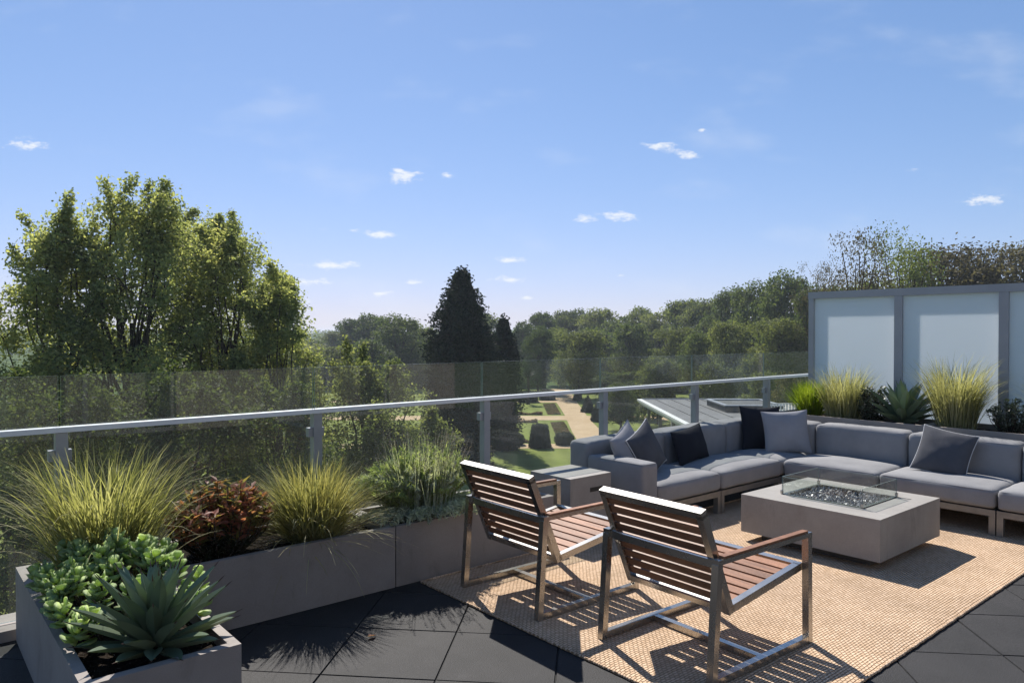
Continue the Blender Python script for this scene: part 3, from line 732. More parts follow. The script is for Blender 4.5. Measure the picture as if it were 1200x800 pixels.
# ------------------------------------------------------------------ pavilion roof below
def pavilion():
    Zf, Zn = 56.8, 41.0; zt = zat(467.7, Zf)
    xl = (747.7-600)/FPX*Zf; xr = (893-600)/FPX*52.0
    t = thing('pavilion', 'flat grey roofed pavilion with white fascia standing below the terrace', 'building', W(0,0,0), R(49.75-90))
    # local x = right, y = ahead
    bm = bmesh.new(); box(bm, xl+.25, xr, Zn, Zf-.1, zt-.30, zt-.004); obj_bm('roof', bm, M['roof_grey'], t)
    for k, (dx, dz, hh) in enumerate(((0,0,.13),(.10,-.135,.12),(.2,-.26,.12))):
        bm = bmesh.new(); box(bm, xl+dx-.06, xl+dx+.30, Zn-.05, Zf+.03, zt+dz-hh+.02, zt+dz+.025); obj_bm('fascia', bm, M['white'], t, bevel=.01)
    bm = bmesh.new(); box(bm, xl+.31, xr+.05, Zf-.12, Zf+.1, zt-.2, zt+.05); obj_bm('roof_edge', bm, M['alu'], t)
    bm = bmesh.new()
    for i in range(7): box(bm, xl+1.3+i*1.15, xl+1.33+i*1.15, Zn+.1, Zf-.2, zt-.001, zt+.03)
    obj_bm('roof_seam', bm, M['roof_dark'], t)
    # raised rooflight box
    x0, x1 = (826-600)/FPX*52.5, (893-600)/FPX*51.6
    bm = bmesh.new()
    box(bm, x0+.02, x1, 47.5, 52.0, zt, zt+.38); obj_bm('rooflight', bm, M['roof_dark'], t, bevel=.02)
    bm = bmesh.new(); ring_box(bm, (x0-.05,x1+.08,47.4,52.1), (x0+.25,x1-.2,47.8,51.7), zt+.38, zt+.46); obj_bm('rooflight_frame', bm, M['alu'], t)
    for i in range(4):
        y = Zn+2+i*4.2
        bm = bmesh.new(); box(bm, xl+.55, xl+.75, y, y+.2, GARDEN, zt-.31); obj_bm('post', bm, M['steel_post'], t)
    bm = bmesh.new(); box(bm, xl+2.4, xr-.2, Zn+.4, Zf-.6, GARDEN, zt-.31); obj_bm('wall', bm, M['render_wall'], t)
    # white balustrade at the right end
    t2 = thing('balustrade', 'short white picket balustrade at the right end of the pavilion roof', 'railing', W(0,0,0), R(49.75-90))
    Zb = 46.0; z1 = zat(472.5, Zb); z0 = zat(481, Zb)
    bx0, bx1 = (900-600)/FPX*Zb, (962-600)/FPX*Zb
    bm = bmesh.new(); box(bm, bx0, bx1, Zb-.04, Zb+.04, z1-.05, z1); obj_bm('top_rail', bm, M['white'], t2)
    bm = bmesh.new(); box(bm, bx0, bx1, Zb-.04, Zb+.04, z0-.05, z0+.02); obj_bm('bottom_rail', bm, M['white'], t2)
    bm = bmesh.new(); x = bx0+.02
    while x < bx1: box(bm, x, x+.07, Zb-.03, Zb+.03, z0+.021, z1-.051); x += .19
    obj_bm('pickets', bm, M['white'], t2)
    bm = bmesh.new(); box(bm, bx0-.3, bx1+2, Zb-.5, Zb+5.5, GARDEN, z0-.055)
    w = obj_bm('extension_block', bm, M['render_wall']); w.rotation_euler = (0,0,R(49.75-90)); tag(w, 'plain rendered block that carries the white balustrade', 'building')
pavilion()

# ------------------------------------------------------------------ glass railing
def railing():
    us = [-2.2, -.75, .724, 2.222, 3.68, 5.08, 6.49, 7.89, 9.30]
    v = 4.70
    t = thing('glass_railing', 'glass railing with grey posts and metal handrail along the terrace edge', 'railing', (0, v, 0))
    for i, u in enumerate(us):
        bm = bmesh.new(); box(bm, u-.03, u+.03, -.045, .015, .05, 1.055)
        p = obj_bm('post', bm, M['alu'], t, bevel=.003)
        bm = bmesh.new(); box(bm, u-.08, u+.08, -.058, -.0455, .05, .062); obj_bm('foot_plate', bm, M['alu'], p)
        for z in (.25, .93):
            bm = bmesh.new(); box(bm, u-.062, u-.0305, -.03, .012, z-.03, z+.03); obj_bm('clamp', bm, M['alu'], p, bevel=.004)
            bm = bmesh.new(); box(bm, u+.0305, u+.05, -.03, .012, z-.03, z+.03); obj_bm('clamp', bm, M['alu'], p, bevel=.004)
    for a, b in zip(us[:-1], us[1:]):
        bm = bmesh.new(); box(bm, a+.006, b-.006, .022, .032, .06, 1.365)
        gp = obj_bm('glass_panel', bm, [M['glass'], M['glass_edge']], t)
        for f in gp.data.polygons:
            if abs(f.normal.y) < .5: f.material_index = 1
    bm = bmesh.new(); box(bm, us[0]-.05, us[-1]+.02, -.055, .010, 1.058, 1.086)
    obj_bm('handrail', bm, M['rail'], t, bevel=.004)
railing()

# ------------------------------------------------------------------ privacy screen
def screen():
    u = 8.35; t = thing('privacy_screen', 'grey framed privacy screen with frosted glass panels behind the tall grasses', 'screen', (u, 0, 0))
    vs = [4.37, 3.385, 2.40, 1.415, .43]; H = 2.08
    vt = 4.42
    for i, v in enumerate(vs):
        w = .085 if i else .06
        bm = bmesh.new(); box(bm, -.03, .075, v-w/2, v+w/2, 0, H-.08)
        obj_bm('post', bm, M['alu_frame'], t, bevel=.003)
    bm = bmesh.new(); box(bm, -.032, .078, vs[-1]-.045, vs[0]+.035, H-.079, H); obj_bm('top_rail', bm, M['alu_frame'], t, bevel=.003)
    bm = bmesh.new(); box(bm, -.028, .07, vs[-1], vs[0], .05, .12); obj_bm('bottom_rail', bm, M['alu_frame'], t, bevel=.003)
    for a, b in zip(vs[1:], vs[:-1]):
        bm = bmesh.new(); box(bm, -.012, -.002, a+.043, b-.043, .121, H-.08); obj_bm('frosted_panel', bm, M['frost'], t)
screen()

# ------------------------------------------------------------------ the house the terrace belongs to (behind the viewer)
def house():
    t = thing('house', 'pale rendered penthouse with tall sliding glass doors opening onto the terrace', 'building', (0,-3.3,0))
    x0, x1, H = -5.5, 9.2, 3.0
    doors = [(-3.2,-.6), (1.0,3.6), (5.0,7.6)]
    xs = [x0]+[v for d in doors for v in d]+[x1]
    bm = bmesh.new()
    for a, b in zip(xs[::2], xs[1::2]): box(bm, a, b, -.3, 0, .004, 2.4)
    box(bm, x0, x1, -.3, 0, 2.4, H); obj_bm('wall', bm, M['cream'], t)
    bm = bmesh.new(); box(bm, x0-.1, x1+.1, -.4, .08, H+.002, H+.1); obj_bm('coping', bm, M['alu_frame'], t)
    for a, b in doors:
        d = bmesh.new(); ring = [(a,a+.07),((a+b)/2-.035,(a+b)/2+.035),(b-.07,b)]
        for p, q in ring: box(d, p, q, -.12, -.05, .07, 2.33)
        box(d, a, b, -.12, -.05, .004, .069); box(d, a, b, -.12, -.05, 2.331, 2.398)
        fr = obj_bm('door_frame', d, M['alu_frame'], t)
        g = bmesh.new(); box(g, a+.06, b-.06, -.09, -.08, .06, 2.34); obj_bm('door_glass', g, M['clear'], fr)
    bm = bmesh.new(); box(bm, x0+.02, x1-.02, -.68, -.6, .004, H-.01); obj_bm('interior', bm, M['cream'], t)
house()

# ------------------------------------------------------------------ planters
def planter(label, x0, x1, y0, y1, h, group):
    t = thing('planter', label, 'planter', ((x0+x1)/2, (y0+y1)/2, 0), 0, group)
    a, b = (x1-x0)/2, (y1-y0)/2; r = .04
    bm = bmesh.new(); ring_box(bm, (-a,a,-b,b), (-a+r,a-r,-b+r,b-r), .004, h); obj_bm('box', bm, M['planter'], t, bevel=.004)
    nx, ny = max(8,int(a*50)), max(8,int(b*50)); V = []; F = []
    for j in range(ny+1):
        for i in range(nx+1):
            x = (-a+r)+(2*(a-r))*i/nx; y = (-b+r)+(2*(b-r))*j/ny
            V.append((x, y, h-.05+.022*noise.noise(Vector((x*9+x0*7, y*9, 1.2)))+.012*noise.noise(Vector((x*40+x0, y*40, 4)))))
    for j in range(ny):
        for i in range(nx):
            k = j*(nx+1)+i; F.append((k,k+1,k+nx+2,k+nx+1))
    obj_np('soil', V, F, M['soil'], t)
    return t
PH = .385; GP = 'grey planter boxes around the terrace'
planter('grey corner planter box holding the agave and the jade succulent', .50, 1.05, 2.88, 4.58, PH, GP)
planter('long low grey planter holding the bronze plant and golden grass', 1.056, 2.425, 4.0, 4.58, PH, GP)
planter('low grey planter under the lavender bush, left of the slatted chair', 2.433, 3.80, 4.0, 4.58, PH, GP)
planter('raised grey planter behind the sofa holding the agave and pale grass', 7.56, 8.18, 2.835, 4.42, .715, GP)
planter('raised grey planter behind the sofa at the far right, holding tall grass', 7.56, 8.18, .9, 2.828, .715, GP)

# ------------------------------------------------------------------ plants
def grass(name, label, loc, parts, group='ornamental grasses in the planters', seed=1, cat='plant'):
    rng = np.random.default_rng(seed); t = thing(name, label, cat, loc, 0, group)
    for nm, mat, kw in parts:
        V, F = blades(rng=rng, **kw); obj_np(nm, V, F, mat, t)
    return t
zp = PH-.055; zr = .715-.055
grass('ornamental_grass', 'tall arching yellow green grass at the left end of the planters', (.83,4.12,zp),
      [('blades', M['gr_yellow'], dict(n=950, length=.78, lean=.36, droop=1.45, width=.010, rad=.17, segs=8, len_var=.5)),
       ('dry_blades', M['gr_pale'], dict(n=260, length=.80, lean=.42, droop=2.3, width=.008, rad=.17, segs=8, len_var=.5))], seed=3)
grass('ornamental_grass', 'golden fine bladed grass mound in front of the second railing post', (1.99,4.25,zp),
      [('blades', M['gr_gold'], dict(n=1700, length=.56, lean=.80, droop=.9, width=.0055, rad=.13, segs=6, len_var=.45)),
       ('dry_blades', M['gr_pale'], dict(n=420, length=.60, lean=1.0, droop=1.5, width=.005, rad=.14, segs=7))], seed=4)
grass('ornamental_grass', 'bright lime green fine grass tuft at the left end of the raised planter', (7.85,4.12,zr),
      [('blades', M['gr_lime'], dict(n=1200, length=.44, lean=.60, droop=.6, width=.0065, rad=.09, segs=5))], seed=5)
grass('ornamental_grass', 'pale straw coloured grass in front of the first frosted panel', (7.87,3.76,zr),
      [('blades', M['gr_pale'], dict(n=800, length=.66, lean=.34, droop=1.5, width=.006, rad=.16, segs=7, len_var=.5)),
       ('green_blades', M['gr_yellow'], dict(n=350, length=.54, lean=.38, droop=1.3, width=.007, rad=.15, segs=6, len_var=.5))], seed=6)
grass('ornamental_grass', 'tall pale grass clump rising before the second frosted panel', (7.86,2.66,zr),
      [('blades', M['gr_pale'], dict(n=900, length=.80, lean=.32, droop=1.6, width=.006, rad=.16, segs=7, len_var=.5)),
       ('green_blades', M['gr_yellow'], dict(n=450, length=.66, lean=.36, droop=1.5, width=.007, rad=.15, segs=6, len_var=.5))], seed=7)
grass('ornamental_grass', 'farthest right clump of pale grass in the raised planter', (7.86,1.75,zr),
      [('blades', M['gr_pale'], dict(n=700, length=.66, lean=.36, droop=1.1, width=.007, rad=.14, segs=6)),
       ('green_blades', M['gr_lime'], dict(n=350, length=.5, lean=.42, droop=1.0, width=.007, rad=.13, segs=6))], seed=8)

def agave(label, loc, L, n, seed, wid=.085, spread=1.0):
    rng = np.random.default_rng(seed); t = thing('agave', label, 'plant', loc, 0, 'agaves in the planters')
    acc = Acc(); tips = Acc()
    ga = 2.39996; segs = 9
    for i in range(n):
        f = (i+.5)/n                      # 0 inner, 1 outer
        a = i*ga + rng.normal(0,.08); el = R(84-74*f**.85*spread + rng.normal(0,3))
        l = L*(.62+.38*math.sin(math.pi*min(1, f*.9+.12)))*rng.uniform(.9,1.08)
        out = np.array([math.cos(a), math.sin(a), 0]); side = np.array([-math.sin(a), math.cos(a), 0]); up = np.array([0,0,1.])
        p = out*.018*f*3 + up*(.03+.07*(1-f)); V = []; tv = []
        for k in range(segs+1):
            s = k/segs
            e = el + (.25*f-.12)*s - .10*s*s*(f > .7)
            d = out*math.cos(e)+up*math.sin(e); nrm = -out*math.sin(e)+up*math.cos(e)
            w = wid*.5*((.55+.9*s-1.45*s**3.2) if s < .999 else .0)*(1.0+.15*f)
            w = max(w, .0012)
            c = nrm*(w*.55); th = .012*(1-s)+.0015
            V += [p-side*w+c, p+nrm*0, p+side*w+c, p-nrm*th]
            p = p + d*l/segs
        V = np.array(V); F = []
        for k in range(segs):
            b = k*4
            for q in range(4): F.append((b+q, b+(q+1)%4, b+4+(q+1)%4, b+4+q))
        acc.add(V, np.array(F))
        tip = V[-4:].mean(0); d = d/np.linalg.norm(d)
        tips.add(*tube_np([tuple(tip-d*.012), tuple(tip+d*.008), tuple(tip+d*.022)], [.0028,.0018,.0003], 4))
    obj_np('leaves', *acc.get(), M['agave'], t, smooth=False); s_ = obj_np('spines', *tips.get(), M['agave_tip'], t); s_['kind'] = 'stuff'
    return t
agave('green agave rosette at the front of the left corner planter', (.80,3.12,zp), .31, 58, 3, .066, 1.06)
agave('large agave rosette in the raised planter behind the sofa', (7.84,3.14,zr), .42, 34, 9, .10)

def ovate(n_seg=6):
    """plump obovate leaf outline in local (t along, b across)"""
    pts = []
    for k in range(n_seg*2):
        a = 2*math.pi*k/(n_seg*2); x = math.cos(a); y = math.sin(a)
        pts.append((.5+.5*x, y*.5*(.62+.38*x)))
    return pts
def jade(label, loc, seed):
    rng = np.random.default_rng(seed); t = thing('jade_plant', label, 'plant', loc)
    pts = ovate(); k = len(pts); Vs, Fs = [], []; n0 = 0; acc = Acc()
    V, F4 = [], []
    def leaf(p, d, nrm, L):
        b = np.cross(d, nrm); base = len(V); th = L*.09
        ctr_t = p+d*L*.55
        V.append(tuple(ctr_t - nrm*L*.03+nrm*th)); V.append(tuple(ctr_t - nrm*th - nrm*L*.03))
        for (tt, bb) in pts:
            cup = nrm*L*(.22*abs(bb)*2*.5 + .10*tt*tt)
            V.append(tuple(p+d*L*tt+b*L*bb*1.22+cup))
        for q in range(k):
            F4.append((base, base+2+q, base+2+(q+1)%k)); F4.append((base+1, base+2+(q+1)%k, base+2+q))
    stems = 64
    for i in range(stems):
        x = rng.uniform(-.235,.235); y = rng.uniform(-.33,.36)
        h = .12+.20*max(0,1-(x/.30)**2)*max(.25, 1-((y-.10)/.48)**2)*rng.uniform(.65,1.15)
        lean = np.array([x*.45, y*.35, 0]); e = np.array([x,y,0])+lean*.5+np.array([0,0,h])
        acc.add(*tube_np([(x*.7,y*.7,-.02), tuple((np.array([x*.7,y*.7,0])+e)/2+[0,0,.01]), tuple(e)], [.009,.007,.005], 5))
        a0 = rng.uniform(0,6.28); ax = unit((lean*1.2+[0,0,.8]+rng.normal(0,.15,3))[None])[0]
        s = unit(np.cross(ax, [.3,.8,.1])[None])[0]; u = np.cross(ax, s)
        for j in range(11):
            a = a0+j*2.4; g = .15+.085*j
            rad = s*math.cos(a)+u*math.sin(a)
            d = unit((ax*math.cos(.35+g)+rad*math.sin(.35+g))[None])[0]; nrm = unit((ax - d*np.dot(ax,d)+rng.normal(0,.1,3))[None])[0]
            nrm = unit((nrm - d*np.dot(nrm,d))[None])[0]
            leaf(e-ax*.0075*j+rad*.003, d, nrm, rng.uniform(.055,.075)*(.72+.035*min(j,8)))
    obj_np('leaves', np.array(V), np.array(F4), M['jade'], t, smooth=True); obj_np('stems', *acc.get(), M['bark'], t, smooth=True)
jade('pale green jade succulent with round fleshy leaves behind the corner agave', (.775,3.56,zp), 5)

def leafy_shrub(name, label, loc, stems, h, rx, ry, mats, leaf, per, seed, aspect=.4, stem_mat=None, cat='plant', tiprange=.8, dark=None):
    """upright stems with whorls of leaves; lower leaves in 'dark' if given"""
    rng = np.random.default_rng(seed); t = thing(name, label, cat, loc); acc = Acc()
    A = {'u': [[],[],[]], 'l': [[],[],[]]}
    for i in range(stems):
        a = rng.uniform(0,6.28); r = math.sqrt(rng.uniform(0,1)); x, y = rx*r*math.cos(a), ry*r*math.sin(a)
        hh = h*(1-.38*r*r)*rng.uniform(.78,1.06)
        b = np.array([x*.35, y*.35, 0]); e = np.array([x, y, hh]); m = (b+e)/2+np.array([x*.15,y*.15,0])
        acc.add(*tube_np([tuple(b), tuple(m), tuple(e)], [.006,.004,.002], 4))
        u = rng.uniform(0,1,per)**.7
        u = np.sort(u)
        c = b[None]*(1-u[:,None])**2+2*m[None]*(u*(1-u))[:,None]+e[None]*(u**2)[:,None]
        ph = rng.uniform(0,6.28,per); out = np.stack([np.cos(ph), np.sin(ph), rng.uniform(.15,.9,per)],1); out = unit(out)
        s = leaf*rng.uniform(.7,1.25,per)
        N = np.cross(out, np.stack([-np.sin(ph), np.cos(ph), 0*ph],1)); N = N*np.sign(N[:,2:3]+1e-6)+rng.normal(0,.25,(per,3))
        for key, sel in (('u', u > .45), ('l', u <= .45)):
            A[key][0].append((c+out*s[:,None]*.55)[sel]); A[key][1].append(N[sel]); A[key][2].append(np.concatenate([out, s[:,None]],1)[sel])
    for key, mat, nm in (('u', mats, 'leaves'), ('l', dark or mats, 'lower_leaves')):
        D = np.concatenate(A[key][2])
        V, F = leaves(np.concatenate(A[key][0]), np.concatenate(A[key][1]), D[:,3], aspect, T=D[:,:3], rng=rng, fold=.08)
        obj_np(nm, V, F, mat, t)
    obj_np('stems', *acc.get(), stem_mat or M['bark'], t, smooth=True)
    return t
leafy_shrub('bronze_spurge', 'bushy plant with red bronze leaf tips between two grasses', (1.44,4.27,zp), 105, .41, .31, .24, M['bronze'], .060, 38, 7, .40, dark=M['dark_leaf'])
leafy_shrub('seedling', 'tiny bright green seedling poking above the bronze plant', (1.58,4.34,zp), 4, .42, .03, .03, M['bright'], .04, 22, 8, .6)
leafy_shrub('dark_shrub', 'dark small leaved shrub left of the agave in the raised planter', (7.84,3.43,zr), 42, .42, .20, .20, M['shrub_dark'], .042, 30, 9, .5)
leafy_shrub('dark_shrub', 'dark low shrub at the right end of the raised planter', (7.86,2.2,zr), 36, .36, .2, .2, M['shrub_dark'], .042, 28, 10, .5)

def lavender(label, loc, seed):
    rng = np.random.default_rng(seed); t = thing('lavender', label, 'plant', loc)
    def stemset(n, h, rx, ry, leaf, per, mat, nm, asp, r_pow=.5, droop=0):
        Cs, Ns, Ts, Ss = [], [], [], []
        for i in range(n):
            a = rng.uniform(0,6.28); r = rng.uniform(0,1)**r_pow
            e = np.array([rx*r*math.cos(a), ry*r*math.sin(a), h*(1-.45*r**2)*rng.uniform(.75,1.08)])
            if droop and r > .75 and e[1] < 0: e[2] *= .35; e[1] *= 1.08
            b = e*[.25,.25,0]
            u = rng.uniform(.18,1,per)[:,None]
            c = b*(1-u)+e*u + np.array([0,0,.06])*np.sin(u*3.14)
            ax = unit((e-b)[None])
            out = unit(rng.normal(0,.55,(per,3))+ax)
            Cs.append(c+rng.normal(0,.006,(per,3))); Ts.append(out); Ns.append(rng.normal(size=(per,3))); Ss.append(leaf*rng.uniform(.6,1.25,per))
        V, F = leaves(np.concatenate(Cs), np.concatenate(Ns), np.concatenate(Ss), asp, T=np.concatenate(Ts), rng=rng, fold=.05)
        obj_np(nm, V, F, mat, t)
    stemset(480, .42, .56, .36, .046, 46, M['lav'], 'leaves', .22, droop=1)
    stemset(340, .50, .50, .29, .050, 36, M['lav_green'], 'new_growth', .16)
    V, F = blades(230, .62, .36, .35, .0032, .22, segs=4, rng=rng, len_var=.35); obj_np('stalks', V, F, M['lav'], t)
    # flower spikes at the stalk ends
    tips = V.reshape(230, 5, 2, 3).mean(2)
    c = []; T = []
    for s in tips:
        d = s[-1]-s[-2]; d = d/np.linalg.norm(d)
        for q in range(9): c.append(s[-1]-d*.008*q+rng.normal(0,.003,3)); T.append(d+rng.normal(0,.5,3))
    V, F = leaves(np.array(c), rng.normal(size=(len(c),3)), .013, .5, T=np.array(T), rng=rng); obj_np('flower_spikes', V, F, M['lav_spike'], t)
lavender('big grey green lavender bush with faded flower spikes spilling over the planter', (2.78,4.26,zp), 6)

# ------------------------------------------------------------------ rug
def rug():
    t = thing('rug', 'large tan jute rug under the chairs, fire pit and sofa', 'rug', (4.8,2.74,0))
    x0, x1, y0, y1 = -2.2, 2.5, -1.21, 1.235
    nx, ny = 94, 49; V = []; F = []
    top = .011
    for j in range(ny+1):
        for i in range(nx+1):
            x = x0+(x1-x0)*i/nx; y = y0+(y1-y0)*j/ny
            e = .006*noise.noise(Vector((x*6, y*6, 0)))
            if i in (0,nx): x += e
            if j in (0,ny): y += e
            edge = i in (0,nx) or j in (0,ny)
            V.append((x, y, .004 if edge else top+.0015*noise.noise(Vector((x*3,y*3,2)))))
    for j in range(ny):
        for i in range(nx): k = j*(nx+1)+i; F.append((k,k+1,k+nx+2,k+nx+1))
    obj_np('weave', V, F, M['jute'], t, smooth=True)
    # coarse bound hem round the rug
    acc = Acc()
    cs = [(x0,y0),(x1,y0),(x1,y1),(x0,y1),(x0,y0)]
    for (a, b), (c, d) in zip(cs[:-1], cs[1:]):
        L = math.hypot(c-a, d-b); m = int(L/.03); pts = []
        for i in range(m+1):
            s = i/m; n_ = .004*noise.noise(Vector(((a+(c-a)*s)*14, (b+(d-b)*s)*14, 5)))
            pts.append((a+(c-a)*s+(n_ if c == a else 0), b+(d-b)*s+(n_ if d == b else 0), .0085))
        acc.add(*tube_np(pts, [.0075+.0012*math.sin(i*2.2) for i in range(m+1)], 6))
    obj_np('hem', *acc.get(), M['jute'], t, smooth=True)
rug()
RUG = .012

# ------------------------------------------------------------------ slatted lounge chairs
def chair(label, loc, rz, wd=.72):
    t = thing('lounge_chair', label, 'chair', loc, rz, 'slatted steel lounge chairs')
    b = .036; hw = wd/2-b/2
    zA = .545
    for s in (-1, 1):
        y = s*hw
        bm = bmesh.new(); bar(bm, (0,y,0.0), (.04,y,zA), b, b, up=(1,0,0)); obj_bm('leg', bm, M['steel'], t, bevel=.003)
        bm = bmesh.new(); bar(bm, (.80,y,0.0), (.79,y,zA), b, b, up=(1,0,0)); obj_bm('leg', bm, M['steel'], t, bevel=.003)
        bm = bmesh.new(); bar(bm, (.02,y,b/2), (.78,y,b/2), b*.96, b, up=(0,0,1)); obj_bm('floor_runner', bm, M['steel'], t, bevel=.003)
        bm = bmesh.new(); bar(bm, (.025,y,zA+b*.32), (.808,y,zA+b*.32), b*1.02, b*.64); a_ = obj_bm('armrest', bm, M['steel'], t, bevel=.003)
        bm = bmesh.new(); bar(bm, (.07,y,zA+b*.64+.006), (.775,y,zA+b*.64+.006), b*.9, .011); obj_bm('arm_slat', bm, M['teak'], a_, bevel=.002)
    bm = bmesh.new(); bar(bm, (.055,-hw+b/2,zA-.004), (.055,hw-b/2,zA-.004), b*.9, b); obj_bm('back_bar', bm, M['steel'], t, bevel=.003)
    bm = bmesh.new(); bar(bm, (.40,-hw+b/2,b/2), (.40,hw-b/2,b/2), b, b*.9); obj_bm('stretcher', bm, M['steel'], t, bevel=.003)
    # back panel
    B0, B1 = Vector((.185,0,.285)), Vector((-.025,0,.775)); d = (B1-B0).normalized(); nrm = Vector((d.z,0,-d.x)); iw = hw-b/2-.004
    off = nrm*.0
    pb = bmesh.new()
    for s in (-1,1): bar(pb, B0+Vector((0,s*(iw-b/2),0)), B1+Vector((0,s*(iw-b/2),0)), b, b*1.1, up=nrm)
    bar(pb, B1+Vector((0,-iw,0)), B1+Vector((0,iw,0)), b*1.1, b, up=d)
    bar(pb, B0+d*.02+Vector((0,-iw+b,0)), B0+d*.02+Vector((0,iw-b,0)), b*1.1, b*.9, up=d)
    obj_bm('back_frame', pb, M['steel'], t, bevel=.003)
    n = 9; L = (B1-B0).length-.06; pitch = L/n
    for i in range(n):
        c = B0+d*(.045+pitch*(i+.5))
        bm = bmesh.new(); bar(bm, c+Vector((0,-iw+b+.001,0)), c+Vector((0,iw-b-.001,0)), .014, pitch-.012, up=d); obj_bm('back_slat', bm, M['teak'], t, bevel=.003)
    # seat
    S0, S1 = Vector((.20,0,.305)), Vector((.765,0,.385)); ds = (S1-S0).normalized(); ns = Vector((-ds.z,0,ds.x))
    sb = bmesh.new()
    for s in (-1,1): bar(sb, S0-ds*.02+Vector((0,s*(iw-b/2),0)), S1+Vector((0,s*(iw-b/2),0)), b, b*1.05, up=ns)
    bar(sb, S1+ds*.005+Vector((0,-iw,0)), S1+ds*.005+Vector((0,iw,0)), b, b*1.05, up=ns)
    obj_bm('seat_frame', sb, M['steel'], t, bevel=.003)
    n = 7; L = (S1-S0).length-.05; pitch = L/n
    for i in range(n):
        c = S0+ds*(.03+pitch*(i+.5))+ns*.006
        bm = bmesh.new(); bar(bm, c+Vector((0,-iw+b+.001,0)), c+Vector((0,iw-b-.001,0)), pitch-.016, .014, up=ns); obj_bm('seat_slat', bm, M['teak'], t, bevel=.003)
    return t
chair('slatted steel lounge chair on the left, next to the planter and side table', (2.745,3.36,RUG), R(-.8), .735)
chair('slatted steel lounge chair in front, nearest the viewer on the rug', (2.82,2.275,RUG), R(-2.0), .72)

# ------------------------------------------------------------------ soft goods
def sstep(t): return math.sin(t*math.pi/2)
def cushion_bm(w, d, h, r=.035, puff=.02, nz=.0048, seed=0, n=18, seams=True):
    """upholstered block centred in x,y with its base at z=0"""
    bm = bmesh.new(); bmesh.ops.create_cube(bm, size=2)
    bmesh.ops.subdivide_edges(bm, edges=bm.edges[:], cuts=n, use_grid_fill=True)
    H = (w/2, d/2, h/2)
    for v in bm.verts:
        p = Vector([sstep(c)*hh for c, hh in zip(v.co, H)])
        q = Vector([max(-hh+r, min(hh-r, c)) for c, hh in zip(p, H)])
        dd = p-q
        if dd.length > 1e-6: p = q+dd.normalized()*r
        x, y = p.x/H[0], p.y/H[1]
        k = max(0,(1-x**4))*max(0,(1-y**4))
        if p.z > 0: p.z += puff*k*(p.z/H[2])
        sx = max(0,1-(p.z/H[2])**2)
        p.x += .007*x*sx*(1-y*y); p.y += .007*y*sx*(1-x*x)
        nn = noise.noise(Vector((p.x*5+seed, p.y*5, p.z*5)))*nz*1.6 + noise.noise(Vector((p.x*16+seed, p.y*9, p.z*16)))*nz
        p += p.normalized()*nn
        p.z += h/2; v.co = p
    return bm
def cushion(name, parent, x0, x1, y0, y1, z, h, puff=.02, seed=0, r=.035, mat='fabric'):
    bm = cushion_bm(x1-x0, y1-y0, h, r, puff, seed=seed)
    bmesh.ops.translate(bm, verts=bm.verts, vec=((x0+x1)/2, (y0+y1)/2, z))
    o = obj_bm(name, bm, M[mat], parent, smooth=True)
    # sewn edge
    pts = []; cxm, cym = (x0+x1)/2, (y0+y1)/2; i = r*.30; a, b = (x1-x0)/2-i, (y1-y0)/2-i; q = r*1.0
    for sx, sy, t0 in ((1,1,0),(-1,1,90),(-1,-1,180),(1,-1,270)):
        for k in range(5):
            t_ = R(t0+k*22.5); pts.append((cxm+sx*(a-q)+q*math.cos(t_), cym+sy*(b-q)+q*math.sin(t_)))
    pts.append(pts[0]); P3 = []
    for (xa, ya), (xb, yb) in zip(pts[:-1], pts[1:]):
        m_ = max(1, int(math.hypot(xb-xa, yb-ya)/.05))
        for k in range(m_): P3.append((xa+(xb-xa)*k/m_, ya+(yb-ya)*k/m_, z+h-i+.0015*noise.noise(Vector((xa*9+k,ya*9,seed)))))
    P3.append(P3[0])
    obj_np('seam', *tube_np(P3, [.0042]*len(P3), 6), M[mat], o, smooth=True)
    return o

